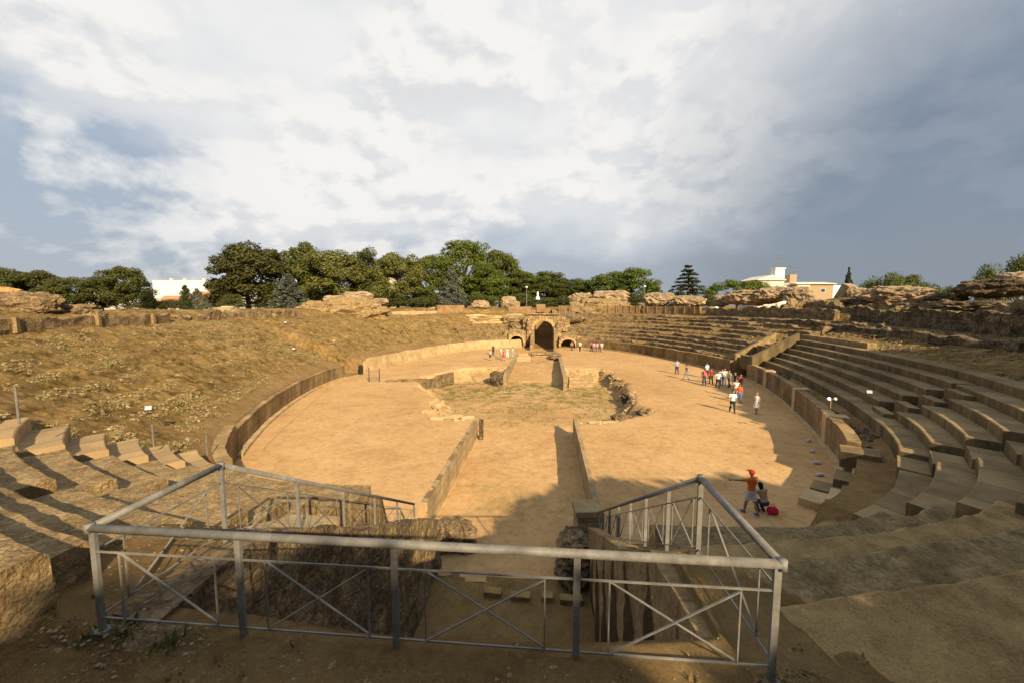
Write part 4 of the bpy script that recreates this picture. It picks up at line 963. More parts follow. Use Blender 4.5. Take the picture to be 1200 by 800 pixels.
def pole(px,py,label,ring=None,z=None,h=1.,w=.03,grp=None,mat='steel'):
    p=at_ring(px,py,ring) if ring else at(px,py,z);gz=ground_z(p.x,p.y) if z is None else z
    m=MB();m.tube([(p.x,p.y,gz-.1),(p.x,p.y,gz+h)],w,8);m.tube([(p.x,p.y,gz+h),(p.x,p.y,gz+h+.03)],[w*1.4,w*.5],8)
    tag(m.build('marker_post',M[mat],None,(p.x,p.y,gz)),label,'post',grp)
pole(22,492,'thin metal post at the top of the far left seat block',z=4.9,h=.95)
pole(180,520,'thin metal post beside the third left seat row',z=3.0,h=.7)
pole(243,530,'thin metal post near the left podium end',z=2.0,h=.7)
r=None
b=ringpt(-5,13);r=thing('wire_fence','thin post and wire fence along the right walkway','fence',b);pp=[]
for k,px in enumerate((955,980,1049,1093,1142)):
    p=at_ring(px,383,12.7);gz=ground_z(p.x,p.y);m=MB();m.tube([(p.x,p.y,gz-.1),(p.x,p.y,gz+1.0)],.035,8);m.build('post',M['steel'],r,b);pp.append((p.x,p.y,gz+.95))
m=MB();m.tube(pp,.008,5);m.tube([(x,y,z-.4) for x,y,z in pp],.008,5);m.build('wire',M['steel'],r,b)
# gate in front of left opening
p=at(438,447,0);b=(p.x,p.y,0);r=thing('metal_gate','narrow metal gate standing open at the left arena opening','gate',b)
m=MB();m.bar((-.5,0,0),(-.5,0,1.5),.06);m.bar((.5,.3,0),(.5,.3,1.3),.06);m.build('post',M['black'],r)
m=MB();m.bar((-.5,0,1.2),(.5,.3,1.2),.04);m.bar((-.5,0,.15),(.5,.3,.15),.04)
for k in range(6): m.bar((-.4+k*.16,.03+k*.05,.15),(-.4+k*.16,.03+k*.05,1.2),.015)
m.build('gate_leaf',M['steel'],r)
p=at(423,438,0);m=MB();m.tube([(p.x,p.y,0),(p.x,p.y,.1),(p.x,p.y,.95),(p.x,p.y,1.1)],[.22,.24,.26,.12],12);tag(m.build('litter_bin',M['black'],None,(p.x,p.y,0)),'dark litter bin beside the left arena opening','bin')
for k,(px,py) in enumerate(((957,543),(960,557),(961,574),(947,517),(952,529))):
    p=at(px,py,0);m=MB();m.box((p.x,p.y,.06),(.34,.16,.08),.2*k);m.box((p.x,p.y,.11),(.28,.12,.03),.2*k)
    lab=['third paper-white ground lamp from the far end, in shade by the right wall','fourth white ground lamp along the right wall','white ground lamp nearest the camera along the right wall','white ground lamp farthest along the right wall','second white ground lamp from the far end by the right wall'][k]
    tag(m.build('ground_lamp',M['lamp_glass'],None,(p.x,p.y,0)),lab,'ground lamp','white lamps on the sand by the right wall')
# ------------------------------------------------------------------ trees
def leaves(C,Rd,n,size,seed,flat=1.,updir=.4,shell=.55):
    """leaf faces round clump centres C (k,3) with radii Rd (k,) -> V,F"""
    g=np.random.default_rng(seed);k=len(C)
    idx=np.repeat(np.arange(k),n);N=len(idx)
    d=g.normal(size=(N,3));d/=np.linalg.norm(d,axis=1)[:,None]
    rad=(shell+(1-shell)*g.random(N))**.7*Rd[idx]*g.uniform(.8,1.12,N)
    off=d*rad[:,None];off[:,2]*=flat
    c=C[idx]+off
    nrm=d*.9+g.normal(size=(N,3))*.75;nrm[:,2]+=updir;nrm/=np.linalg.norm(nrm,axis=1)[:,None]
    a=np.cross(nrm,g.normal(size=(N,3)));a/=np.linalg.norm(a,axis=1)[:,None]+1e-9;b_=np.cross(nrm,a)
    s=size*g.uniform(.6,1.35,N)[:,None]
    V=np.stack([c-a*s,c-b_*s*.55,c+a*s,c+b_*s*.55],1).reshape(-1,3)
    return V,np.arange(N*4).reshape(-1,4)
def limb_mesh(H,r0,targets,seed,top=.8):
    g=random.Random(seed);m=MB();n=7
    pts=[(g.uniform(-.03,.03)*H*i/n,g.uniform(-.03,.03)*H*i/n,H*top*i/n) for i in range(n+1)]
    m.tube(pts,[r0*(1.25 if i==0 else 1)*(1-.85*i/n) for i in range(n+1)],8)
    for t in targets:
        i=min(n-1,max(1,int(n*min(.85,t[2]/(H*top)*.6))));a=Vector(pts[i]);e=Vector(t)
        mid=a.lerp(e,.5)+Vector((0,0,-.04*H*g.random()))
        m.tube([a,mid,e],[r0*.42*(1-i/n*.6),r0*.25,r0*.08],6)
    return m
PROTO={}
def proto(kind,var):
    if (kind,var) in PROTO: return PROTO[(kind,var)]
    seed=hash_k(kind)*100+var;g=np.random.default_rng(seed);H=10.;size=.2
    if kind=='broad':
        k=62;d=g.normal(size=(k,3));d/=np.linalg.norm(d,axis=1)[:,None];rad=g.uniform(.35,1.,k)**.5
        C=d*rad[:,None]*np.array([3.5,3.5,4.3]);C*=1+.25*fbm(d*1.5,3,seed)[:,None];C[:,2]+=5.3;C[:,2]=np.maximum(C[:,2],1.5);Rd=g.uniform(.8,1.45,k);V,Fc=leaves(C,Rd,330,.155,seed,.8);mat='lf_dark';tr=.26
    elif kind=='dense':
        k=90;d=g.normal(size=(k,3));d/=np.linalg.norm(d,axis=1)[:,None];rad=g.uniform(.2,1.,k)**.45
        C=d*rad[:,None]*np.array([3.9,3.9,4.2]);C*=1+.2*fbm(d*1.5,3,seed)[:,None];C[:,2]+=5.2;C[:,2]=np.maximum(C[:,2],1.2);Rd=g.uniform(.9,1.5,k);V,Fc=leaves(C,Rd,170,.36,seed,.8);mat='lf_dark';tr=.26
    elif kind=='tall':
        k=48;u=g.random(k);C=np.stack([g.normal(0,1.5,k)*(1.1-.5*u),g.normal(0,1.5,k)*(1.1-.5*u),1.6+u*7.8],-1);Rd=g.uniform(.7,1.3,k);V,Fc=leaves(C,Rd,310,.15,seed,.85);mat='lf_dark';tr=.22
    elif kind=='pine':
        k=78;d=g.normal(size=(k,3));d/=np.linalg.norm(d,axis=1)[:,None]
        C=d*np.array([3.1,3.1,4.2])*(g.uniform(.45,1,k)**.5)[:,None];C*=1+.25*fbm(d*1.7,3,seed)[:,None];C[:,2]+=5.3;C[:,2]=np.maximum(C[:,2],1.4);Rd=g.uniform(.8,1.35,k);V,Fc=leaves(C,Rd,260,.135,seed,.62,.5,.5);mat='lf_pine';tr=.25
    elif kind=='dome':
        k=50;d=g.normal(size=(k,3));d/=np.linalg.norm(d,axis=1)[:,None];d[:,2]=np.abs(d[:,2])*1.-.15
        C=d*np.array([6.5,6.5,3.6])*(g.uniform(.6,1,k)**.5)[:,None];C[:,2]+=5.4;Rd=g.uniform(1.,1.6,k);V,Fc=leaves(C,Rd,190,.18,seed,.6,.5);mat='lf_pine';tr=.3
    elif kind=='cypress':
        k=60;u=np.linspace(0,1,k);r_=.95*np.sin(np.pi*np.clip(u*.86+.12,0,1))**.7;a=g.uniform(0,6.28,k)
        C=np.stack([np.cos(a)*r_*.45,np.sin(a)*r_*.45,.5+u*9.3],-1);Rd=r_*.62+.1;V,Fc=leaves(C,Rd,120,.12,seed,1.3,.6);mat='lf_cyp';tr=.15
    elif kind in('silver','spire'):
        cs=[];rs=[]
        for i in range(17):
            u=i/16;rr=(1-u)**.85*3.0+.15;nb=max(2,int(8*(1-u)+2))
            for j in range(nb):
                a=j*6.283/nb+i*.7+g.uniform(-.3,.3);q=rr*g.uniform(.5,1.)
                cs.append((math.cos(a)*q,math.sin(a)*q,1.0+u*8.7-.12*q));rs.append(g.uniform(.4,.75)*(1-.55*u))
        C=np.array(cs);Rd=np.array(rs);V,Fc=leaves(C,Rd*1.3,130,.15,seed,.95,.5);mat='lf_blue' if kind=='silver' else 'lf_cyp';tr=.2
    elif kind=='cedar':
        cs=[];rs=[]
        for i in range(11):
            u=i/10;rr=(1-u)**.75*3.7+.25;nb=max(3,int(7*(1-u)+2));a0=g.uniform(0,6.28)
            for j in range(nb):
                a=a0+j*6.283/nb+g.uniform(-.25,.25);L=rr*g.uniform(.7,1.1)
                for q in np.arange(.3,1.01,.16): cs.append((math.cos(a)*q*L,math.sin(a)*q*L,1.4+u*8.2-.18*q*L*.6+.1));rs.append(.5*(1-.5*u)*g.uniform(.7,1.1))
        C=np.array(cs);Rd=np.array(rs)*1.25;C=C+g.normal(0,.14,C.shape);V,Fc=leaves(C,Rd,44,.15,seed,.5,.7);mat='lf_cyp';tr=.22
    else: # bush
        k=40;d=g.normal(size=(k,3));d/=np.linalg.norm(d,axis=1)[:,None];d[:,2]=np.abs(d[:,2])
        C=d*np.array([4.,3.,4.2])*(g.uniform(.4,1,k)**.5)[:,None];C*=1+.3*fbm(d*1.8,3,seed)[:,None];C[:,2]+=2.;Rd=g.uniform(.9,1.6,k);V,Fc=leaves(C,Rd,220,.15,seed,.8);mat='lf_bush';tr=.2
    crown=mkobj('crown',V,Fc,M[mat]);me=crown.data;bpy.data.objects.remove(crown)
    sel=C[g.permutation(len(C))[:(10 if kind not in('cypress',) else 0)]]
    tk=limb_mesh(H,tr,[tuple(x) for x in sel],seed,.9 if kind in('silver','spire','cedar','cypress') else .7).build('trunk',M['bark'],None,(0,0,0),True);tme=tk.data;bpy.data.objects.remove(tk)
    w=float(np.percentile(np.abs(V[:,0]),97))*2;h=float(V[:,2].max())
    PROTO[(kind,var)]=(me,tme,w,h);return PROTO[(kind,var)]
def hash_k(k): return ['broad','tall','pine','dome','cypress','silver','spire','cedar','bush','dense'].index(k)+1
FWD=Vector((-math.sin(PSI),math.cos(PSI),0))
def tree(kind,var,px,ptop,pbase,wpx,dep,label,mat=None,name='tree',cat='tree',group='trees beyond the rim',gz=None):
    me,tme,w,h=proto(kind,var)
    x,y,d=ray(px,358);k=dep/Vector((x,y,0)).dot(FWD);X=CAM[0]+x*k;Y=y*k
    x2,y2,d2=ray(px,ptop);zt=CAM[2]+d2*k
    z0=gz if gz is not None else min(7.0,ground_z(X,Y))-.15
    W=wpx/F*dep;Hh=max(1.5,zt-z0)
    r=thing(name,label,cat,(X,Y,z0),group,random.Random(px).uniform(0,6.28))
    r.scale=(W/w,W/w,Hh/h)
    c=bpy.data.objects.new('crown',me);COL.objects.link(c);c.parent=r
    if mat: c.material_slots[0].link='OBJECT';c.material_slots[0].material=M[mat]
    t=bpy.data.objects.new('trunk',tme);COL.objects.link(t);t.parent=r
TR=[('broad',0,12,313,345,44,80,'dark tree at the far left edge behind the ruin',None),
('broad',1,44,316,348,44,84,'second tree from the left, rising behind the ruin',None),
('broad',2,80,324,355,44,82,'lower tree with a ragged top right of the two edge trees',None),
('broad',0,120,324,360,34,88,'narrow dark tree left of the round one',None),
('broad',1,150,312,368,46,86,'round dark tree left of the white warehouse',None),
('cypress',0,175,342,366,13,80,'short stubby cypress at the foot of the round tree',None),
('cypress',1,218,334,368,10,84,'slim pointed cypress before the white warehouse',None),
('silver',0,232,338,368,22,86,'small silver shrub-like conifer right of the slim cypress','lf_blue'),
('cypress',0,254,326,366,20,90,'dark broad cypress at the left flank of the huge tree',None),
('broad',2,291,284,368,78,92,'huge round crowned tree right of the warehouse','lf_dark'),
('silver',1,340,321,372,44,82,'silver blue conifer in front of the big trees, left of the mound',None),
('tall',0,349,281,366,52,100,'tall dark tree behind the silver blue conifer',None),
('broad',0,392,294,366,66,96,'wide olive tinted tree above the earthen mound','lf_olive'),
('tall',1,418,300,366,36,106,'dark tree hidden behind the olive tinted one',None),
('tall',2,436,290,366,44,100,'airy dark tree with see-through gaps, right of the mound',None),
('broad',1,466,296,366,48,98,'brownish olive tree left of the bright pines','lf_olive'),
('tall',0,484,300,366,34,102,'slender olive tree beside the brownish one','lf_olive'),
('pine',0,506,298,362,44,106,'bright pine left of the silver conifer',None),
('silver',2,530,312,364,34,94,'tall silver conifer amid the bright pines',None),
('pine',1,545,281,360,62,110,'tallest bright green pine in the row',None),
('pine',2,586,293,360,44,110,'second tallest pine, just right of the tallest',None),
('pine',0,570,306,360,44,104,'lower pine between the two tallest',None),
('pine',1,612,318,358,48,112,'rounded pine left of the dark monument',None),
('pine',2,640,318,358,48,114,'rounded pine behind the dark monument',None),
('pine',0,664,326,358,44,114,'smaller rounded pine right of the monument',None),
('pine',1,688,328,358,40,112,'small pine above the boulders right of the gate',None),
('pine',2,716,318,358,46,108,'left half of the wide pine pair above the long flat boulder',None),
('pine',0,740,314,358,52,106,'right half of the wide pine pair above the long flat boulder',None),
('silver',1,768,333,358,34,112,'grey green conifer right of the pine pair',None),
('cedar',0,805,311,354,42,92,'layered dark cedar standing alone right of the pines',None),
('dome',0,864,327,356,66,96,'broad domed pine left of the white gabled house',None),
('bush',1,832,344,356,24,94,'dark bush at the left foot of the domed pine','lf_dark'),
('spire',0,992,313,338,13,90,'small pointed conifer right of the ochre house',None),
('bush',0,1035,319,340,46,70,'leafy bush top showing over the right rubble bank',None),
('bush',2,1068,321,340,46,72,'second leafy bush top over the right rubble bank',None),
('bush',1,1112,334,345,24,70,'small bush in the dip of the right rim',None),
('bush',0,1157,308,330,32,52,'bush growing on top of the far right ruin',None),
('bush',1,1192,297,325,46,52,'tallest bush at the top right edge of the ruin',None),
('bush',2,272,344,372,30,84,'light green bush under the huge tree',None),
('bush',0,205,350,368,34,92,'low hedge bush before the tiled house','lf_dark'),
('bush',1,186,352,368,26,92,'dark bush beside the short cypress','lf_dark'),
('bush',2,455,345,368,60,96,'dark undergrowth below the olive trees','lf_dark'),
('bush',0,500,348,366,60,98,'dark undergrowth below the left pines','lf_dark'),
('bush',1,560,346,362,66,100,'dark undergrowth below the tallest pines','lf_dark'),
('bush',2,610,344,360,50,102,'dark undergrowth left of the monument','lf_dark'),
('bush',0,660,346,360,60,102,'dark undergrowth right of the monument','lf_dark'),
('bush',1,395,342,366,70,96,'dark undergrowth behind the earthen mound','lf_dark'),
('bush',2,318,350,370,40,92,'dark undergrowth between the huge tree and the silver conifer','lf_dark'),
('bush',0,745,345,360,50,98,'dark undergrowth below the wide pine pair','lf_dark')]
for k in TR:
    kind=k[0];nm={'broad':'broadleaf_tree','tall':'broadleaf_tree','pine':'pine_tree','dome':'pine_tree','cypress':'cypress_tree','silver':'conifer_tree','spire':'conifer_tree','cedar':'cedar_tree','bush':'bush'}[kind]
    tree(kind,k[1],k[2],k[3],k[4],k[5],k[6],k[7],k[8],nm,'bush' if kind=='bush' else 'tree','bushes beyond the rim' if kind=='bush' else 'trees beyond the rim')
# unseen trees added behind the viewpoint to cast the foreground and right-seat shade
def shade_tree_at(kind,var,x,y,W,Hh,label,z0=8.5):
    me,tme,w,h=proto(kind,var);r=thing('broadleaf_tree',label,'tree',(x,y,z0),'added shade trees behind the viewpoint',x*.7)
    r.scale=(W/w,W/w,Hh/h)
    for n_,d_ in(('crown',me),('trunk',tme)): c=bpy.data.objects.new(n_,d_);COL.objects.link(c);c.parent=r
for k,(x,y,W,Hh) in enumerate([(19.5,-13,9,8.9),(26,-13,10,9.9),(32.5,-14,10,10.8),(39,-9,12,12.5),(46,-2,12,12.5),(13,-15,9,7.0),(7.5,-15,9,7.1),(42,7,11,10),(33,-4,8,8.4),(35,4,10,9.2),(36,12,10,8.4),(1,-15,9,6.6),(24,-8,8,5.4),(17,-8,9,6.0)]):
    shade_tree_at('dense',k%2,x,y,W,Hh,['added shade tree standing behind the right front railing corner','added round shade tree next in line behind the viewpoint','added tall shade tree third in line behind the viewpoint','added tall shade tree fourth in line behind the viewpoint','farthest right added shade tree behind the viewpoint','added small shade tree straight behind the railing','added low shade tree behind the middle of the railing','added shade tree on the bank above the right seats','added shade tree leaning over the near right seats','added low shade tree at the head of the right seats','lowest added shade tree on the right rim beside the seats','leftmost added shade tree behind the viewpoint','added small shade tree nearest the right railing','added round shade tree between the railing and the right seats, behind the viewpoint'][k])
# ------------------------------------------------------------------ buildings
def bldg_pt(px,dep):
    x,y,d=ray(px,358);k=dep/Vector((x,y,0)).dot(FWD);return Vector((CAM[0]+x*k,y*k,0)),k
def zpx(px,py,dep):
    x,y,d=ray(px,py);k=dep/Vector((x,y,0)).dot(FWD);return CAM[2]+d*k
def house(px0,px1,ptop,dep,depth,label,wall,name='house',roof=None,rh=1.2,windows=(),ov=.3,gable=False,cat='house'):
    a,_=bldg_pt(px0,dep);c,_=bldg_pt(px1,dep);zt=zpx((px0+px1)/2,ptop,dep);z0=5.6
    d=(c-a);L=d.length;rz=math.atan2(d.y,d.x);b=(a.x,a.y,z0);r=thing(name,label,cat,b,None,rz);h=zt-z0
    m=MB();m.box((L/2,depth/2,h/2),(L,depth,h));m.build('wall',M[wall],r)
    if roof:
        m=MB()
        if gable:
            m.loft([[Vector((-ov,y,h)),Vector((L/2,y,h+rh)),Vector((L+ov,y,h)),Vector((L+ov,y,h-.15)),Vector((-ov,y,h-.15))] for y in(-ov,depth+ov)])
        else:
            m.loft([[Vector((x,-ov,h)),Vector((x,depth/2,h+rh)),Vector((x,depth+ov,h)),Vector((x,depth+ov,h-.18)),Vector((x,-ov,h-.18))] for x in(-ov,L+ov)])
        m.build('roof',M[roof],r)
    for (f,zz,w,hh) in windows:
        fm=MB();fm.box((L*f,-.02,h*zz),(w,.12,hh));fo=fm.build('window',M['white'],r)
        gm=MB();gm.box((L*f,-.09,h*zz),(w-.2,.04,hh-.2));gm.build('pane',M['glass'],fo)
    return r,L,h
r,L,h=house(181,252,329.5,150,30,'long white warehouse with a flat roof behind the cypresses','white','warehouse',None,cat='warehouse')
m=MB()
for k in range(24): m.box((L*(k+.5)/24,-.04,h/2),(.12,.08,h-.1))
m.build('panel_seam',M['grey'],r)
m=MB();m.box((L/2,.0,h+.1),(L+.2,.3,.25));m.build('parapet',M['white'],r)
for f in(.28,.5,.82):
    m=MB();m.box((L*f,1.,h+.6),(.9,.9,.9));m.build('roof_vent',M['grey'],r)
house(181,240,358,120,9,'low white house with an orange tiled roof before the warehouse','white','house','tile',3.0,((.2,.5,2.2,2),(.55,.5,2.2,2)),.6)
house(226,244,349,124,8,'small cream house end beside the orange tiled roof','cream','house','tile',2.,((.5,.55,1.6,1.8),))
house(92,116,338,130,14,'pale building showing between the left trees','white','house',None,0,((.5,.6,2.4,2),))
house(444,459,320,170,10,'peach coloured building glimpsed between the trees','cream','house','tile',2.,((.5,.7,2.,2.),),cat='house')
r,L,h=house(887,917,328,104,8,'white gabled house behind the tallest outcrop','grey','house','pale_roof',1.2,((.5,.75,1.2,1.),),.4,True)
r2,L2,h2=house(911,935,333,106,7,'white terrace house with antennas on its chimney','white','house','pale_roof',.5,((.3,.82,1.2,.9),(.7,.82,1.2,.9)),.5)
m=MB();m.box((1.0,2.2,h2+2.0),(2.4,2.0,4.2));m.box((1.0,2.2,h2+4.2),(2.8,2.4,.25));ch=m.build('chimney',M['white'],r2)
def antenna(parent,x,y,z,H_):
    m=MB();m.tube([(x,y,z),(x,y,z+H_)],.05,6);m.bar((x-.9,y,z+H_*.92),(x+.9,y,z+H_*.95),.05)
    for k in range(5): m.bar((x-.8+k*.4,y-.35,z+H_*.93),(x-.8+k*.4,y+.35,z+H_*.93),.035)
    m.bar((x-.6,y,z+H_*.7),(x+.6,y,z+H_*.72),.05)
    m.build('antenna',M['steel'],parent)
antenna(ch,.3,2.0,h2+4.2,3.);antenna(ch,1.2,2.4,h2+4.2,3.8);antenna(ch,2.,2.,h2+4.2,2.6)
r3,L3,h3=house(932,975,332.5,104,8,'ochre house with a pale flat roof and white end wall','ochre','house','pale_roof',.6,((.72,.78,1.2,1.1),),.5)
m=MB();m.box((1.8,-.06,h3*.5),(3.2,.14,h3*.98));m.build('render_panel',M['grey'],r3)
m=MB();m.box((L3+1.2,3.6,h3*.46),(2.4,7.2,h3*.95));m.build('end_wall',M['white'],r3)
m=MB();m.box((.6,3,h3+1.2),(1.8,1.6,2.6));c3=m.build('chimney',M['ochre'],r3);antenna(c3,.2,3,h3+2.4,2.4);antenna(c3,1.2,3,h3+2.4,2.)
house(831,842,354,110,7,'tiny white house left of the domed pine','white','house','pale_roof',.6,((.5,.7,1.,.9),))
house(259,273,359,82,2,'small white hut with a plain front at the foot of the huge tree','cream','hut',None,0,((.5,.55,.7,1.2),),cat='hut')
house(283,300,365,84,.5,'low cream garden wall piece left of the silver blue conifer','cream','garden_wall',None,0,(),cat='wall')
# dark monument
pm,_=bldg_pt(630,99);z0=zpx(630,362,99);zt=zpx(630,350.5,99);b=(pm.x,pm.y,z0-1);r=thing('monument','dark monument block topped by a slim white figure-like finial, behind the gate','monument',b)
hh=zt-z0+1;m=MB();m.box((0,0,hh*.3),(2.6,2.,hh*.6));m.box((0,0,hh*.68),(2.0,1.6,hh*.2));m.tube([(0,0,hh*.7),(0,0,hh*.95)],[.9,.6],10);m.build('plinth',M['black'],r)
m=MB();m.tube([(0,0,hh*.95),(0,0,hh+.3),(0,0,hh+.7)],[.62,.5,.25],10);m.tube([(0,0,hh+.7),(0,0,hh+.95),(0,0,hh+1.6),(0,0,hh+1.8)],[.16,.26,.24,.1],10);m.build('finial',M['white'],r)
m=MB();m.box((1.9,.3,hh*.3),(1.2,1.2,hh*.5));m.build('side_block',M['black'],r)
for px,dep,pt,lab in((617,96,338,'slim lamp post left of the dark monument'),(755,98,337,'slim lamp post behind the pine pair boulders')):
    q,_=bldg_pt(px,dep);z1=zpx(px,pt,dep);r=thing('street_lamp',lab,'street lamp',(q.x,q.y,6.6))
    m=MB();m.tube([(0,0,0),(0,0,z1-6.6)],[.12,.07],8);m.build('pole',M['steel'],r)
    m=MB();m.tube([(0,0,z1-6.6),(0,0,z1-6.4),(0,0,z1-6.1)],[.12,.35,.15],10);m.build('lamp_head',M['white'],r)
# ------------------------------------------------------------------ people
SKIN=plain('skin',(.42,.24,.15),.6,0,.06);
_cl={}
def cloth(c):
    if c not in _cl: _cl[c]=plain('cloth',c,.85,0,.1,9)
    return _cl[c]
def remesh(m,name,mat,parent,vox,smooth_n=4):
    o=m.build(name,mat,parent)
    md=o.modifiers.new('r','REMESH');md.mode='VOXEL';md.voxel_size=vox
    s_=o.modifiers.new('s','SMOOTH');s_.iterations=smooth_n;s_.factor=.5
    dg=bpy.context.evaluated_depsgraph_get();dg.update();me=bpy.data.meshes.new_from_object(o.evaluated_get(dg));o.modifiers.clear();o.data=me
    me.polygons.foreach_set('use_smooth',[True]*len(me.polygons))
    return o
def person(x,y,z,face,h,label,top=(.7,.7,.7),bot=(.05,.05,.07),hair=(.03,.02,.015),legs=(8,-8),arms=((5,8,10),(-5,8,10)),bend=0,kind='trousers',hairlen=0,shoes=(.04,.035,.03),cap=None,bag=None,female=False,near=False,group='visitors on the arena sand',skin=None,sleeve=.55,crouch=0.):
    """face: yaw, 0 looks along +Y; arms (swing forward deg, out deg, elbow bend deg); legs forward swing deg"""
    vox=.012*h/1.7*(.8 if near else 1.6)
    g=random.Random(label)
    U=h;hip=.52*U;lg=hip
    def leg(sx,a,kb):
        a=R(a);kb=R(kb);th=.245*U;sh=.235*U;H_=Vector((sx*.052*U,0,hip))
        K=H_+Vector((sx*.004*U,math.sin(a)*th,-math.cos(a)*th));A=K+Vector((sx*.003*U,math.sin(a-kb)*sh,-math.cos(a-kb)*sh));return H_,K,A
    cb=crouch*75
    Ls=[leg(-1,legs[0]+cb,max(0,-legs[0]*.9)+4+cb*1.4),leg(1,legs[1]+cb,max(0,-legs[1]*.9)+4+cb*1.4)]
    low=min(l[2].z for l in Ls)-.045*U;dz=-low
    sh_=Vector((0,0,dz))
    Ls=[[p+sh_ for p in l] for l in Ls]
    pel=Vector((0,0,hip+dz));tb=R(bend)
    def T(p): # torso bend forward about pelvis
        q=Vector(p)-Vector((0,0,hip));return pel+Vector((q.x,q.y*math.cos(tb)+q.z*math.sin(tb),-q.y*math.sin(tb)+q.z*math.cos(tb)))
    wsh=.118*U if not female else .105*U
    sk=skin or SKIN
    def rings(rows,n=14): 
        return [[T((x_+rx*math.cos(k*6.2832/n),y_+ry*math.sin(k*6.2832/n),z_)) for k in range(n)] for x_,y_,z_,rx,ry in rows]
    torso=[(0,0,.46*U,.05*U,.045*U),(0,0,.50*U,.088*U,.062*U),(0,0,.55*U,.092*U,.064*U),(0,.0,.62*U,(.078 if not female else .068)*U,.056*U),(0,.005*U,.70*U,.092*U,.066*U),(0,.0,.77*U,.104*U,.064*U),(0,-.004*U,.81*U,.085*U,.05*U),(0,-.004*U,.83*U,.04*U,.036*U)]
    def arm(sx,sw,out,eb):
        S=T((sx*wsh,-.004*U,.795*U));sw=R(sw)+tb*.3;out=R(out);d=Vector((sx*math.sin(out),math.sin(sw)*math.cos(out),-math.cos(sw)*math.cos(out)))
        E_=S+d*.172*U;a2=sw+R(eb);d2=Vector((sx*math.sin(out)*.7,math.sin(a2)*math.cos(out),-math.cos(a2)*math.cos(out))).normalized();W_=E_+d2*.145*U;return S,E_,W_,d2
    As=[arm(-1,*arms[0]),arm(1,*arms[1])]
    m=MB();m.loft(rings(torso))
    m.tube([T((0,-.004*U,.81*U)),T((0,.004*U,.87*U))],[.034*U,.031*U],10)
    hd=T((0,.012*U,.932*U))
    hz=[(-.066,.02,.024),(-.055,.034,.036),(-.03,.044,.052),(0,.049,.06),(.03,.046,.056),(.052,.034,.042),(.065,.014,.018)]
    m.loft([[hd+Vector((rx*U*math.cos(k*.4488),(ry*math.sin(k*.4488)+(.004 if z_<0 else 0))*U,z_*U)) for k in range(14)] for z_,rx,ry in hz])
    m.tube([hd+Vector((0,.052*U,.004*U)),hd+Vector((0,.068*U,-.016*U))],[.006*U,.010*U],6)
    for sx in(-1,1): m.tube([hd+Vector((sx*.047*U,-.002*U,.012*U)),hd+Vector((sx*.054*U,-.006*U,-.012*U))],[.009*U,.006*U],6)
    for S,E_,W_,d2 in As:
        m.tube([S+(Vector((0,0,0))-Vector((S.x*.25,0,0))),S,S.lerp(E_,.5),E_,E_.lerp(W_,.3),W_],[.034*U,.032*U,.026*U,.021*U,.022*U,.014*U],10)
        pm_=W_+d2*.035*U;m.tube([W_,pm_],[(.014*U,.014*U),(.022*U,.013*U)],8)
        side=d2.cross(Vector((1,0,0))).normalized() if abs(d2.x)<.9 else Vector((0,1,0))
        for q in range(4):
            o_=side*((q-1.5)*.0105*U);L_=(.036,.042,.039,.030)[q]*U
            m.tube([pm_+o_*.8-d2*.01*U,pm_+o_+d2*L_*.55,pm_+o_*.95+d2*L_+Vector((0,.006*U,0))],[.0058*U,.0056*U,.0045*U],6)
        m.tube([W_+d2*.012*U,W_+d2*.03*U+side*.026*U,W_+d2*.046*U+side*.03*U],[.008*U,.007*U,.005*U],6)
    for H_,K,A in Ls:
        m.tube([H_+Vector((0,0,.03*U)),H_,H_.lerp(K,.5),K,K.lerp(A,.3),A,A-Vector((0,0,.03*U))],[.05*U,.054*U,.045*U,.031*U,.033*U,.021*U,.02*U],10)
        m.tube([A+Vector((0,-.02*U,-.034*U)),A+Vector((0,.05*U,-.036*U)),A+Vector((0,.085*U,-.038*U))],[.018*U,.019*U,.012*U],8)
    b=bpy.data.objects
    o=remesh(m,'person',sk,None,vox,3);o.location=(x,y,z);o.rotation_euler=(0,0,face)
    tag(o,label,'person',group)
    e=.010*U
    # top
    if kind!='dress':
        m=MB();m.loft(rings([(a,b_,c+(-.0),d+e,f+e) for a,b_,c,d,f in torso[1:]][:-1]+[(0,-.004*U,.825*U,.055*U,.045*U)]))
        for S,E_,W_,d2 in As:
            ee=S.lerp(E_,min(1,sleeve*1.3));pts=[S-Vector((S.x*.3,0,0)),S,S.lerp(ee,.5),ee];rs=[.04*U,.044*U,.038*U,.037*U]
            if sleeve>.9: pts+= [W_];rs[-1]=.032*U;rs+=[.025*U]
            m.tube(pts,rs,10)
        remesh(m,'shirt',cloth(top),o,vox,2)
    if kind in('trousers','shorts'):
        m=MB();m.loft(rings([(0,0,.455*U,.06*U,.055*U)]+[(a,b_,c,d+e*1.2,f+e*1.2) for a,b_,c,d,f in torso[1:3]]))
        for H_,K,A in Ls:
            if kind=='shorts': m.tube([H_+Vector((0,0,.03*U)),H_,H_.lerp(K,.5),H_.lerp(K,.88)],[.062*U,.066*U,.06*U,.056*U],10)
            else: m.tube([H_+Vector((0,0,.03*U)),H_,H_.lerp(K,.5),K,K.lerp(A,.5),A-Vector((0,0,.02*U))],[.06*U,.064*U,.054*U,.042*U,.038*U,.035*U],10)
        remesh(m,'trousers' if kind=='trousers' else 'shorts',cloth(bot),o,vox,2)
    elif kind=='dress':
        m=MB();m.loft(rings([(0,0,.28*U,.13*U,.12*U),(0,0,.40*U,.115*U,.1*U),(0,0,.52*U,.10*U,.08*U),(0,0,.62*U,.082*U,.067*U),(0,.004*U,.71*U,.103*U,.078*U),(0,0,.79*U,.105*U,.066*U),(0,0,.82*U,.06*U,.045*U)]))
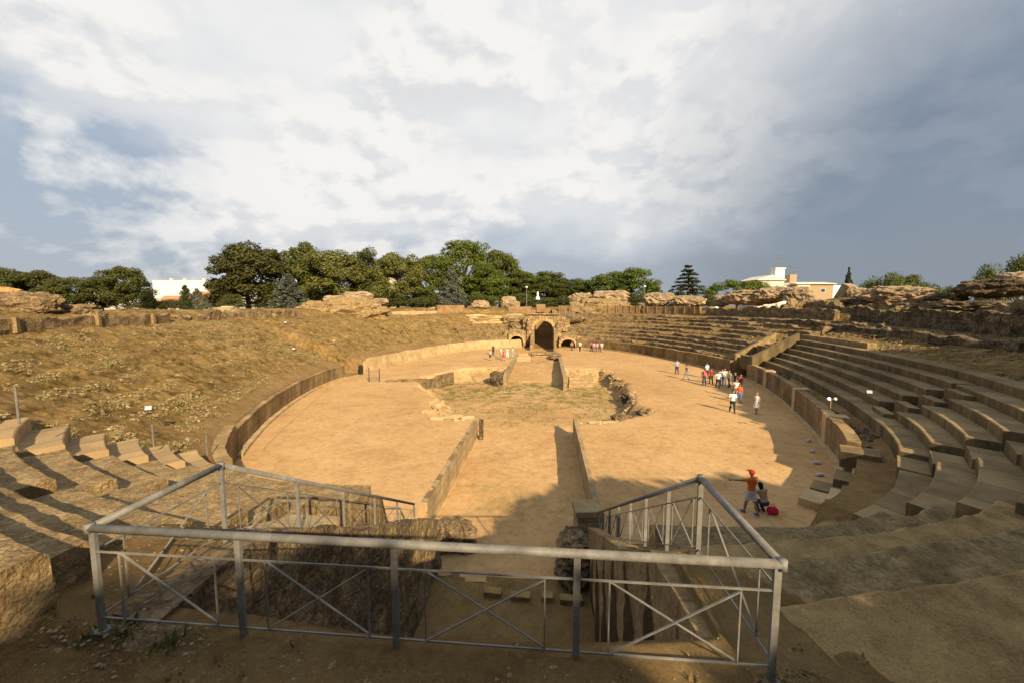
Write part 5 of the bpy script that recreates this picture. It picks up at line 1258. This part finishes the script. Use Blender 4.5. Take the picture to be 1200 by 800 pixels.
        remesh(m,'dress',cloth(top),o,vox,2)
    elif kind=='skirt':
        m=MB();m.loft(rings([(0,0,.30*U,.125*U,.115*U),(0,0,.42*U,.11*U,.095*U),(0,0,.53*U,.10*U,.076*U),(0,0,.57*U,.094*U,.07*U)]));remesh(m,'skirt',cloth(bot),o,vox,2)
    # hair
    m=MB();hh=[(.004,.052,.063,-.010),(.03,.052,.062,-.006),(.055,.04,.05,-.004),(.072,.018,.022,-.002)]
    if hairlen: hh=[(-hairlen,.042,.03,-.055),(-.05,.05,.042,-.04)]+hh
    m.loft([[hd+Vector((rx*U*math.cos(k*.4488),(ry*math.sin(k*.4488)+oy)*U,z_*U)) for k in range(14)] for z_,rx,ry,oy in hh])
    remesh(m,'hair',cloth(hair) if not cap else cloth(cap),o,vox,1)
    if cap: 
        m=MB();m.box(hd+Vector((0,.075*U,.022*U)),(.085*U,.06*U,.01*U));m.build('cap_peak',cloth(cap),o)
    for H_,K,A in Ls:
        m=MB();m.tube([A+Vector((0,-.034*U,-.028*U)),A+Vector((0,.0*U,-.02*U)),A+Vector((0,.05*U,-.03*U)),A+Vector((0,.092*U,-.036*U))],[.02*U,.027*U,.025*U,.016*U],10);m.build('shoe',cloth(shoes),o,smooth=True)
    if bag=='backpack':
        m=MB();m.loft(rings([(0,-.085*U,.58*U,.06*U,.03*U),(0,-.10*U,.61*U,.08*U,.05*U),(0,-.10*U,.74*U,.08*U,.05*U),(0,-.085*U,.80*U,.05*U,.03*U)]));q=remesh(m,'backpack',cloth(top),None,vox,2)
        q.name='backpack';q.location=o.location;q.rotation_euler=o.rotation_euler;return o,q
    return o,None
def per(px,py,label,h=1.70,face=0,z=0.,hpx=None,**k):
    p=at(px,py,z)
    return person(p.x,p.y,z,face,h,label,**k)
W_=(.72,.70,.67);BK=(.03,.03,.035);JN=(.09,.13,.22);KH=(.36,.28,.17)
# foreground pair on the sand slope
p=at(879,601,.03);pz=.02
person(p.x,p.y,pz,R(25),1.76,'person in orange shirt and red cap pointing left, in grey shorts',top=(.52,.13,.03),bot=(.42,.43,.47),legs=(14,-10),arms=((78,62,5),(12,14,70)),kind='shorts',cap=(.62,.05,.02),shoes=(.07,.08,.30),near=True,skin=plain('tan_skin',(.26,.13,.07),.6),sleeve=.5)
p=at(896,600,.05)
person(p.x,p.y,pz,R(20),1.62,'person with long dark hair seated low beside the orange shirt, in dark clothes',top=(.30,.22,.13),bot=(.03,.035,.06),legs=(4,-4),arms=((35,6,40),(30,10,45)),bend=22,kind='trousers',hairlen=.20,female=True,near=True,crouch=1.12,hair=(.012,.010,.010),sleeve=.2)
m=MB();q=p+Vector((.30,.02,0));m.loft([[Vector((q.x+a_*w_/2,q.y+b_*d_/2,pz+z_)) for a_,b_ in((-1,-.7),(-.7,-1),(.7,-1),(1,-.7),(1,.7),(.7,1),(-.7,1),(-1,.7))] for z_,w_,d_ in((.01,.34,.2),(.06,.38,.24),(.18,.36,.22),(.25,.26,.12),(.27,.2,.05))]);m.tube([(q.x-.08,q.y,pz+.26),(q.x-.05,q.y,pz+.35),(q.x+.05,q.y,pz+.35),(q.x+.08,q.y,pz+.26)],.011,6)
o=m.build('bag',cloth((.5,.02,.05)),None,(q.x,q.y,pz),True);tag(o,'red bag on the ground beside the seated dark-haired person','bag')
per(858,483,'person in white shirt and black trousers walking toward the camera on the sand',1.74,R(170),top=W_,bot=BK,legs=(16,-14))
per(886,484.5,'person in a white dress standing at the shadow edge by the right wall',1.66,R(120),top=W_,kind='dress',female=True,hair=(.16,.09,.04),hairlen=.1,legs=(8,-6),shoes=(.4,.3,.2))
per(866,471.5,'person in orange-red top and blue trousers behind the white shirt',1.60,R(170),top=(.62,.10,.03),bot=(.10,.16,.32),legs=(10,-8),female=True)
per(862,466,'person in a plain white top partly hidden behind the white shirt',1.66,R(150),top=W_,bot=KH,legs=(6,-6))
per(867,459,'person in maroon top at the right end of the visitor cluster',1.70,R(200),top=(.22,.03,.045),bot=KH,legs=(4,-6))
per(861,456,'person in dark green clothes in front of the shaded right wall',1.70,R(90),top=(.03,.05,.03),bot=BK)
per(854,453.5,'person in beige shirt facing the right wall in the cluster',1.74,R(100),top=(.45,.40,.32),bot=(.09,.08,.08))
per(848.5,450.5,'person in cream top with pink face, middle of the cluster',1.72,R(160),top=(.55,.42,.32),bot=JN)
per(845.5,451.5,'person in white shirt and blue jeans in the cluster',1.70,R(150),top=W_,bot=(.12,.22,.42),legs=(6,-4))
per(841,454.5,'person in white top with a dark bag strap, dark trousers',1.72,R(180),top=(.55,.54,.54),bot=BK,legs=(10,-8))
per(833,449.5,'person in dark red shirt and dark trousers left of the cluster',1.66,R(10),top=(.30,.03,.035),bot=(.06,.05,.05))
o,q=per(825,450.5,'person with a pink backpack seen from behind',1.66,R(-10),top=(.25,.05,.06),bot=(.06,.07,.1),bag='backpack');q.data.materials[0]=cloth((.70,.12,.15));tag(q,'pink backpack on the back of a visitor','backpack')
per(828,443,'person in pale blue shirt left of the dark red shirt, further away',1.78,R(30),top=(.42,.50,.62),bot=BK)
per(804,444.5,'person in dark vest and jeans stepping left, near the grey shirt',1.66,R(60),top=(.06,.04,.04),bot=(.20,.24,.32),legs=(20,-16),sleeve=.3)
per(793,438,'lone person in grey shirt and dark trousers farthest left of the right groups',1.74,R(10),top=(.32,.35,.42),bot=(.03,.035,.06),arms=((10,14,60),(10,14,60)))
# group at the far left of the gate
G='visitors before the left archway'
for px,py,lab,tp,bt,kd,h_ in [(574.5,422,'person in pale pink top and dark skirt, leftmost before the left archway',(.55,.38,.38),(.05,.04,.07),'shorts',1.6),(578,416,'person in a dark top behind the leftmost visitor',(.05,.05,.06),BK,'trousers',1.7),(587,419.5,'person in white shirt before the left archway',W_,(.45,.4,.34),'shorts',1.72),(589.7,422,'person in a long red dress before the left archway',(.50,.045,.03),BK,'dress',1.72),(594.5,419,'person in turquoise and white before the left archway',(.30,.48,.48),W_,'trousers',1.62),(600.5,419.3,'person in white top and grey jeans, rightmost before the left archway',W_,(.28,.32,.36),'trousers',1.74)]:
    per(px,py,lab,h_,R(random.uniform(-40,220)),top=tp,bot=bt,kind=kd,legs=(8,-8),group=G,female=kd=='dress')
G='visitors by the right archway'
for px,py,lab,tp,bt,h_ in [(670,410.8,'person in mauve shirt at the mouth of the right archway',(.30,.20,.22),(.05,.045,.05),1.66),(679.5,411.3,'person in white shirt and dark trousers right of the right archway',W_,BK,1.74),(693,411.5,'first person of the pinkish row against the podium, in red',(.42,.10,.10),(.10,.08,.09),1.66),(696,412,'second person of the row against the podium, in lilac',(.42,.30,.40),(.2,.12,.1),1.7),(699.5,412,'third person of the row against the podium, in pale pink',(.60,.40,.38),(.24,.2,.2),1.64),(702.5,412,'fourth person of the row against the podium, in dark red',(.28,.06,.07),(.1,.1,.12),1.7),(705,412.2,'last person of the row against the podium, in cream',(.58,.48,.36),(.3,.22,.15),1.72)]:
    per(px,py,lab,h_,R(random.uniform(120,240)),top=tp,bot=bt,group=G)
# ------------------------------------------------------------------ world, sun, camera
SUN_EL=28.;SUN_AZ=(0.5,-.866)
w=bpy.data.worlds.new('World');scene.world=w;w.use_nodes=True;nt=w.node_tree
bg=nt.nodes['Background'];bg.inputs['Strength'].default_value=.05
sky=nd(nt,'ShaderNodeTexSky',sky_type='NISHITA',sun_disc=False,sun_elevation=R(SUN_EL),sun_rotation=math.atan2(SUN_AZ[0],SUN_AZ[1]),altitude=200,air_density=1.,dust_density=2.2,ozone_density=1.)
tc=nt.nodes.new('ShaderNodeTexCoord');D=tc.outputs['Generated']
sp=nd(nt,'ShaderNodeSeparateXYZ');nt.links.new(D,sp.inputs[0]);dx,dy,dz=sp.outputs
zc=mth(nt,'MAXIMUM',dz,.0);inv=mth(nt,'DIVIDE',1.,mth(nt,'ADD',zc,.16))
pl=nd(nt,'ShaderNodeCombineXYZ');nt.links.new(mth(nt,'MULTIPLY',dx,inv),pl.inputs[0]);nt.links.new(mth(nt,'MULTIPLY',dy,inv),pl.inputs[1])
PLv=pl.outputs[0]
def wn(scale,detail,rough,dist=0,off=(0,0,0),src=PLv):
    mp=nd(nt,'ShaderNodeMapping');mp.inputs['Location'].default_value=off;nt.links.new(src,mp.inputs[0])
    return noise(nt,mp.outputs[0],scale,detail,rough,dist)
ST=.05
def sc(c,k=1.): return tuple(x*k/ST for x in c)
def dn(scale,detail,rough,dist=0,off=(0,0,0),st=(1,1,1)):
    mp=nd(nt,'ShaderNodeMapping');mp.inputs['Location'].default_value=off;mp.inputs['Scale'].default_value=st;nt.links.new(D,mp.inputs[0])
    return noise(nt,mp.outputs[0],scale,detail,rough,dist)
q=mth(nt,'SUBTRACT',dx,mth(nt,'MULTIPLY',mth(nt,'SUBTRACT',dz,.25),.55))
wob=dn(1.7,7,.6,.3,(.3,2.,1.))
qw=mth(nt,'ADD',q,mth(nt,'MULTIPLY',mth(nt,'SUBTRACT',wob,.5),.55))
rt=ramp(nt,qw,[(.13,(0,0,0)),(.38,(.45,.45,.45)),(.60,(1,1,1))])
front=ramp(nt,dy,[(.0,(0,0,0)),(.25,(1,1,1))])
# clear low sky with haze towards the horizon
low=mixc(nt,.85,sky.outputs[0],mixc(nt,rt,sc((.205,.247,.302)),sc((.122,.148,.185))))
hz=ramp(nt,dz,[(.0,(1,1,1)),(.14,(.45,.45,.45)),(.30,(0,0,0))])
low=mixc(nt,mth(nt,'MULTIPLY',hz,.8),low,mixc(nt,rt,sc((.235,.250,.272)),sc((.143,.162,.185))))
# high deck, pale at left and centre, slate to the right
d1=dn(2.1,8,.52,.3,(2.1,.7,.2),(1,1,2.0));d2=dn(5.,6,.5,.3,(.5,.5,3.),(1,1,2.6))
edge=mth(nt,'ADD',dz,mth(nt,'MULTIPLY',mth(nt,'SUBTRACT',d1,.5),.55))
edge=mth(nt,'SUBTRACT',edge,mth(nt,'MULTIPLY',ramp(nt,mth(nt,'MULTIPLY',dx,-1.),[(.38,(0,0,0)),(.72,(1,1,1))]),.095))
deck=ramp(nt,edge,[(.11,(0,0,0)),(.22,(.62,.62,.62)),(.36,(1,1,1))])
tex=mth(nt,'ADD',mth(nt,'MULTIPLY',d1,.55),mth(nt,'MULTIPLY',d2,.45))
wht=ramp(nt,tex,[(.36,sc((.375,.385,.40))),(.48,sc((.415,.418,.422))),(.60,sc((.44,.44,.44)))])
slt=ramp(nt,tex,[(.36,sc((.098,.125,.165))),(.50,sc((.122,.150,.193))),(.64,sc((.160,.182,.22)))])
c1=mixc(nt,mth(nt,'MULTIPLY',deck,front),low,mixc(nt,rt,wht,slt))
# heaped clouds: bright where the field rises towards the light, greyer on the far side
def cfield(off):
    a_=dn(3.3,10,.55,.15,(1.3+off[0],.4+off[1],2.2+off[2]),(1,1,1.7));b_=dn(9.5,7,.55,.1,(off[0],off[1],off[2]),(1,1,1.6))
    return mth(nt,'ADD',mth(nt,'MULTIPLY',a_,.8),mth(nt,'MULTIPLY',b_,.2))
cf=cfield((0,0,0));cg=cfield((.018,-.01,.05))
lit=ramp(nt,mth(nt,'ADD',.5,mth(nt,'MULTIPLY',mth(nt,'SUBTRACT',cf,cg),6.)),[(.22,(0,0,0)),(.62,(1,1,1))])
band=ramp(nt,dz,[(.07,(0,0,0)),(.15,(.6,.6,.6)),(.25,(1,1,1)),(.50,(1,1,1)),(.62,(.4,.4,.4))])
lft=mth(nt,'SUBTRACT',1.,rt)
cm=ramp(nt,mth(nt,'ADD',cf,mth(nt,'ADD',mth(nt,'MULTIPLY',band,.13),mth(nt,'MULTIPLY',lft,.04))),[(.585,(0,0,0)),(.65,(.75,.75,.75)),(.72,(1,1,1))])
cm=mth(nt,'MULTIPLY',mth(nt,'MULTIPLY',cm,front),.92)
cuc=mixc(nt,lit,sc((.375,.38,.39)),sc((.475,.465,.45)))
cur=mixc(nt,lit,sc((.122,.150,.190)),sc((.145,.170,.208)))
c2=mixc(nt,cm,c1,mixc(nt,rt,cuc,cur))
nt.links.new(c2,bg.inputs['Color'])
sl=bpy.data.lights.new('sun','SUN');sl.energy=4.6;sl.angle=R(.6);sl.color=(1.,.80,.52)
so=bpy.data.objects.new('sun',sl);COL.objects.link(so)
el=R(SUN_EL);dv=Vector((SUN_AZ[0]*math.cos(el),SUN_AZ[1]*math.cos(el),math.sin(el)))
so.rotation_euler=dv.to_track_quat('Z','Y').to_euler();so.location=(20,-20,40)
cam=bpy.data.cameras.new('camera');cam.sensor_width=36;cam.lens=F/1200*36;cam.clip_end=8000;cam.clip_start=.05
co=bpy.data.objects.new('camera',cam);COL.objects.link(co);co.location=CAM;co.rotation_euler=(math.pi/2-PITCH,0,PSI)
scene.camera=co
vs=scene.view_settings;vs.view_transform='Standard';vs.look='None';vs.gamma=1;vs.exposure=.97;vs.use_curve_mapping=False
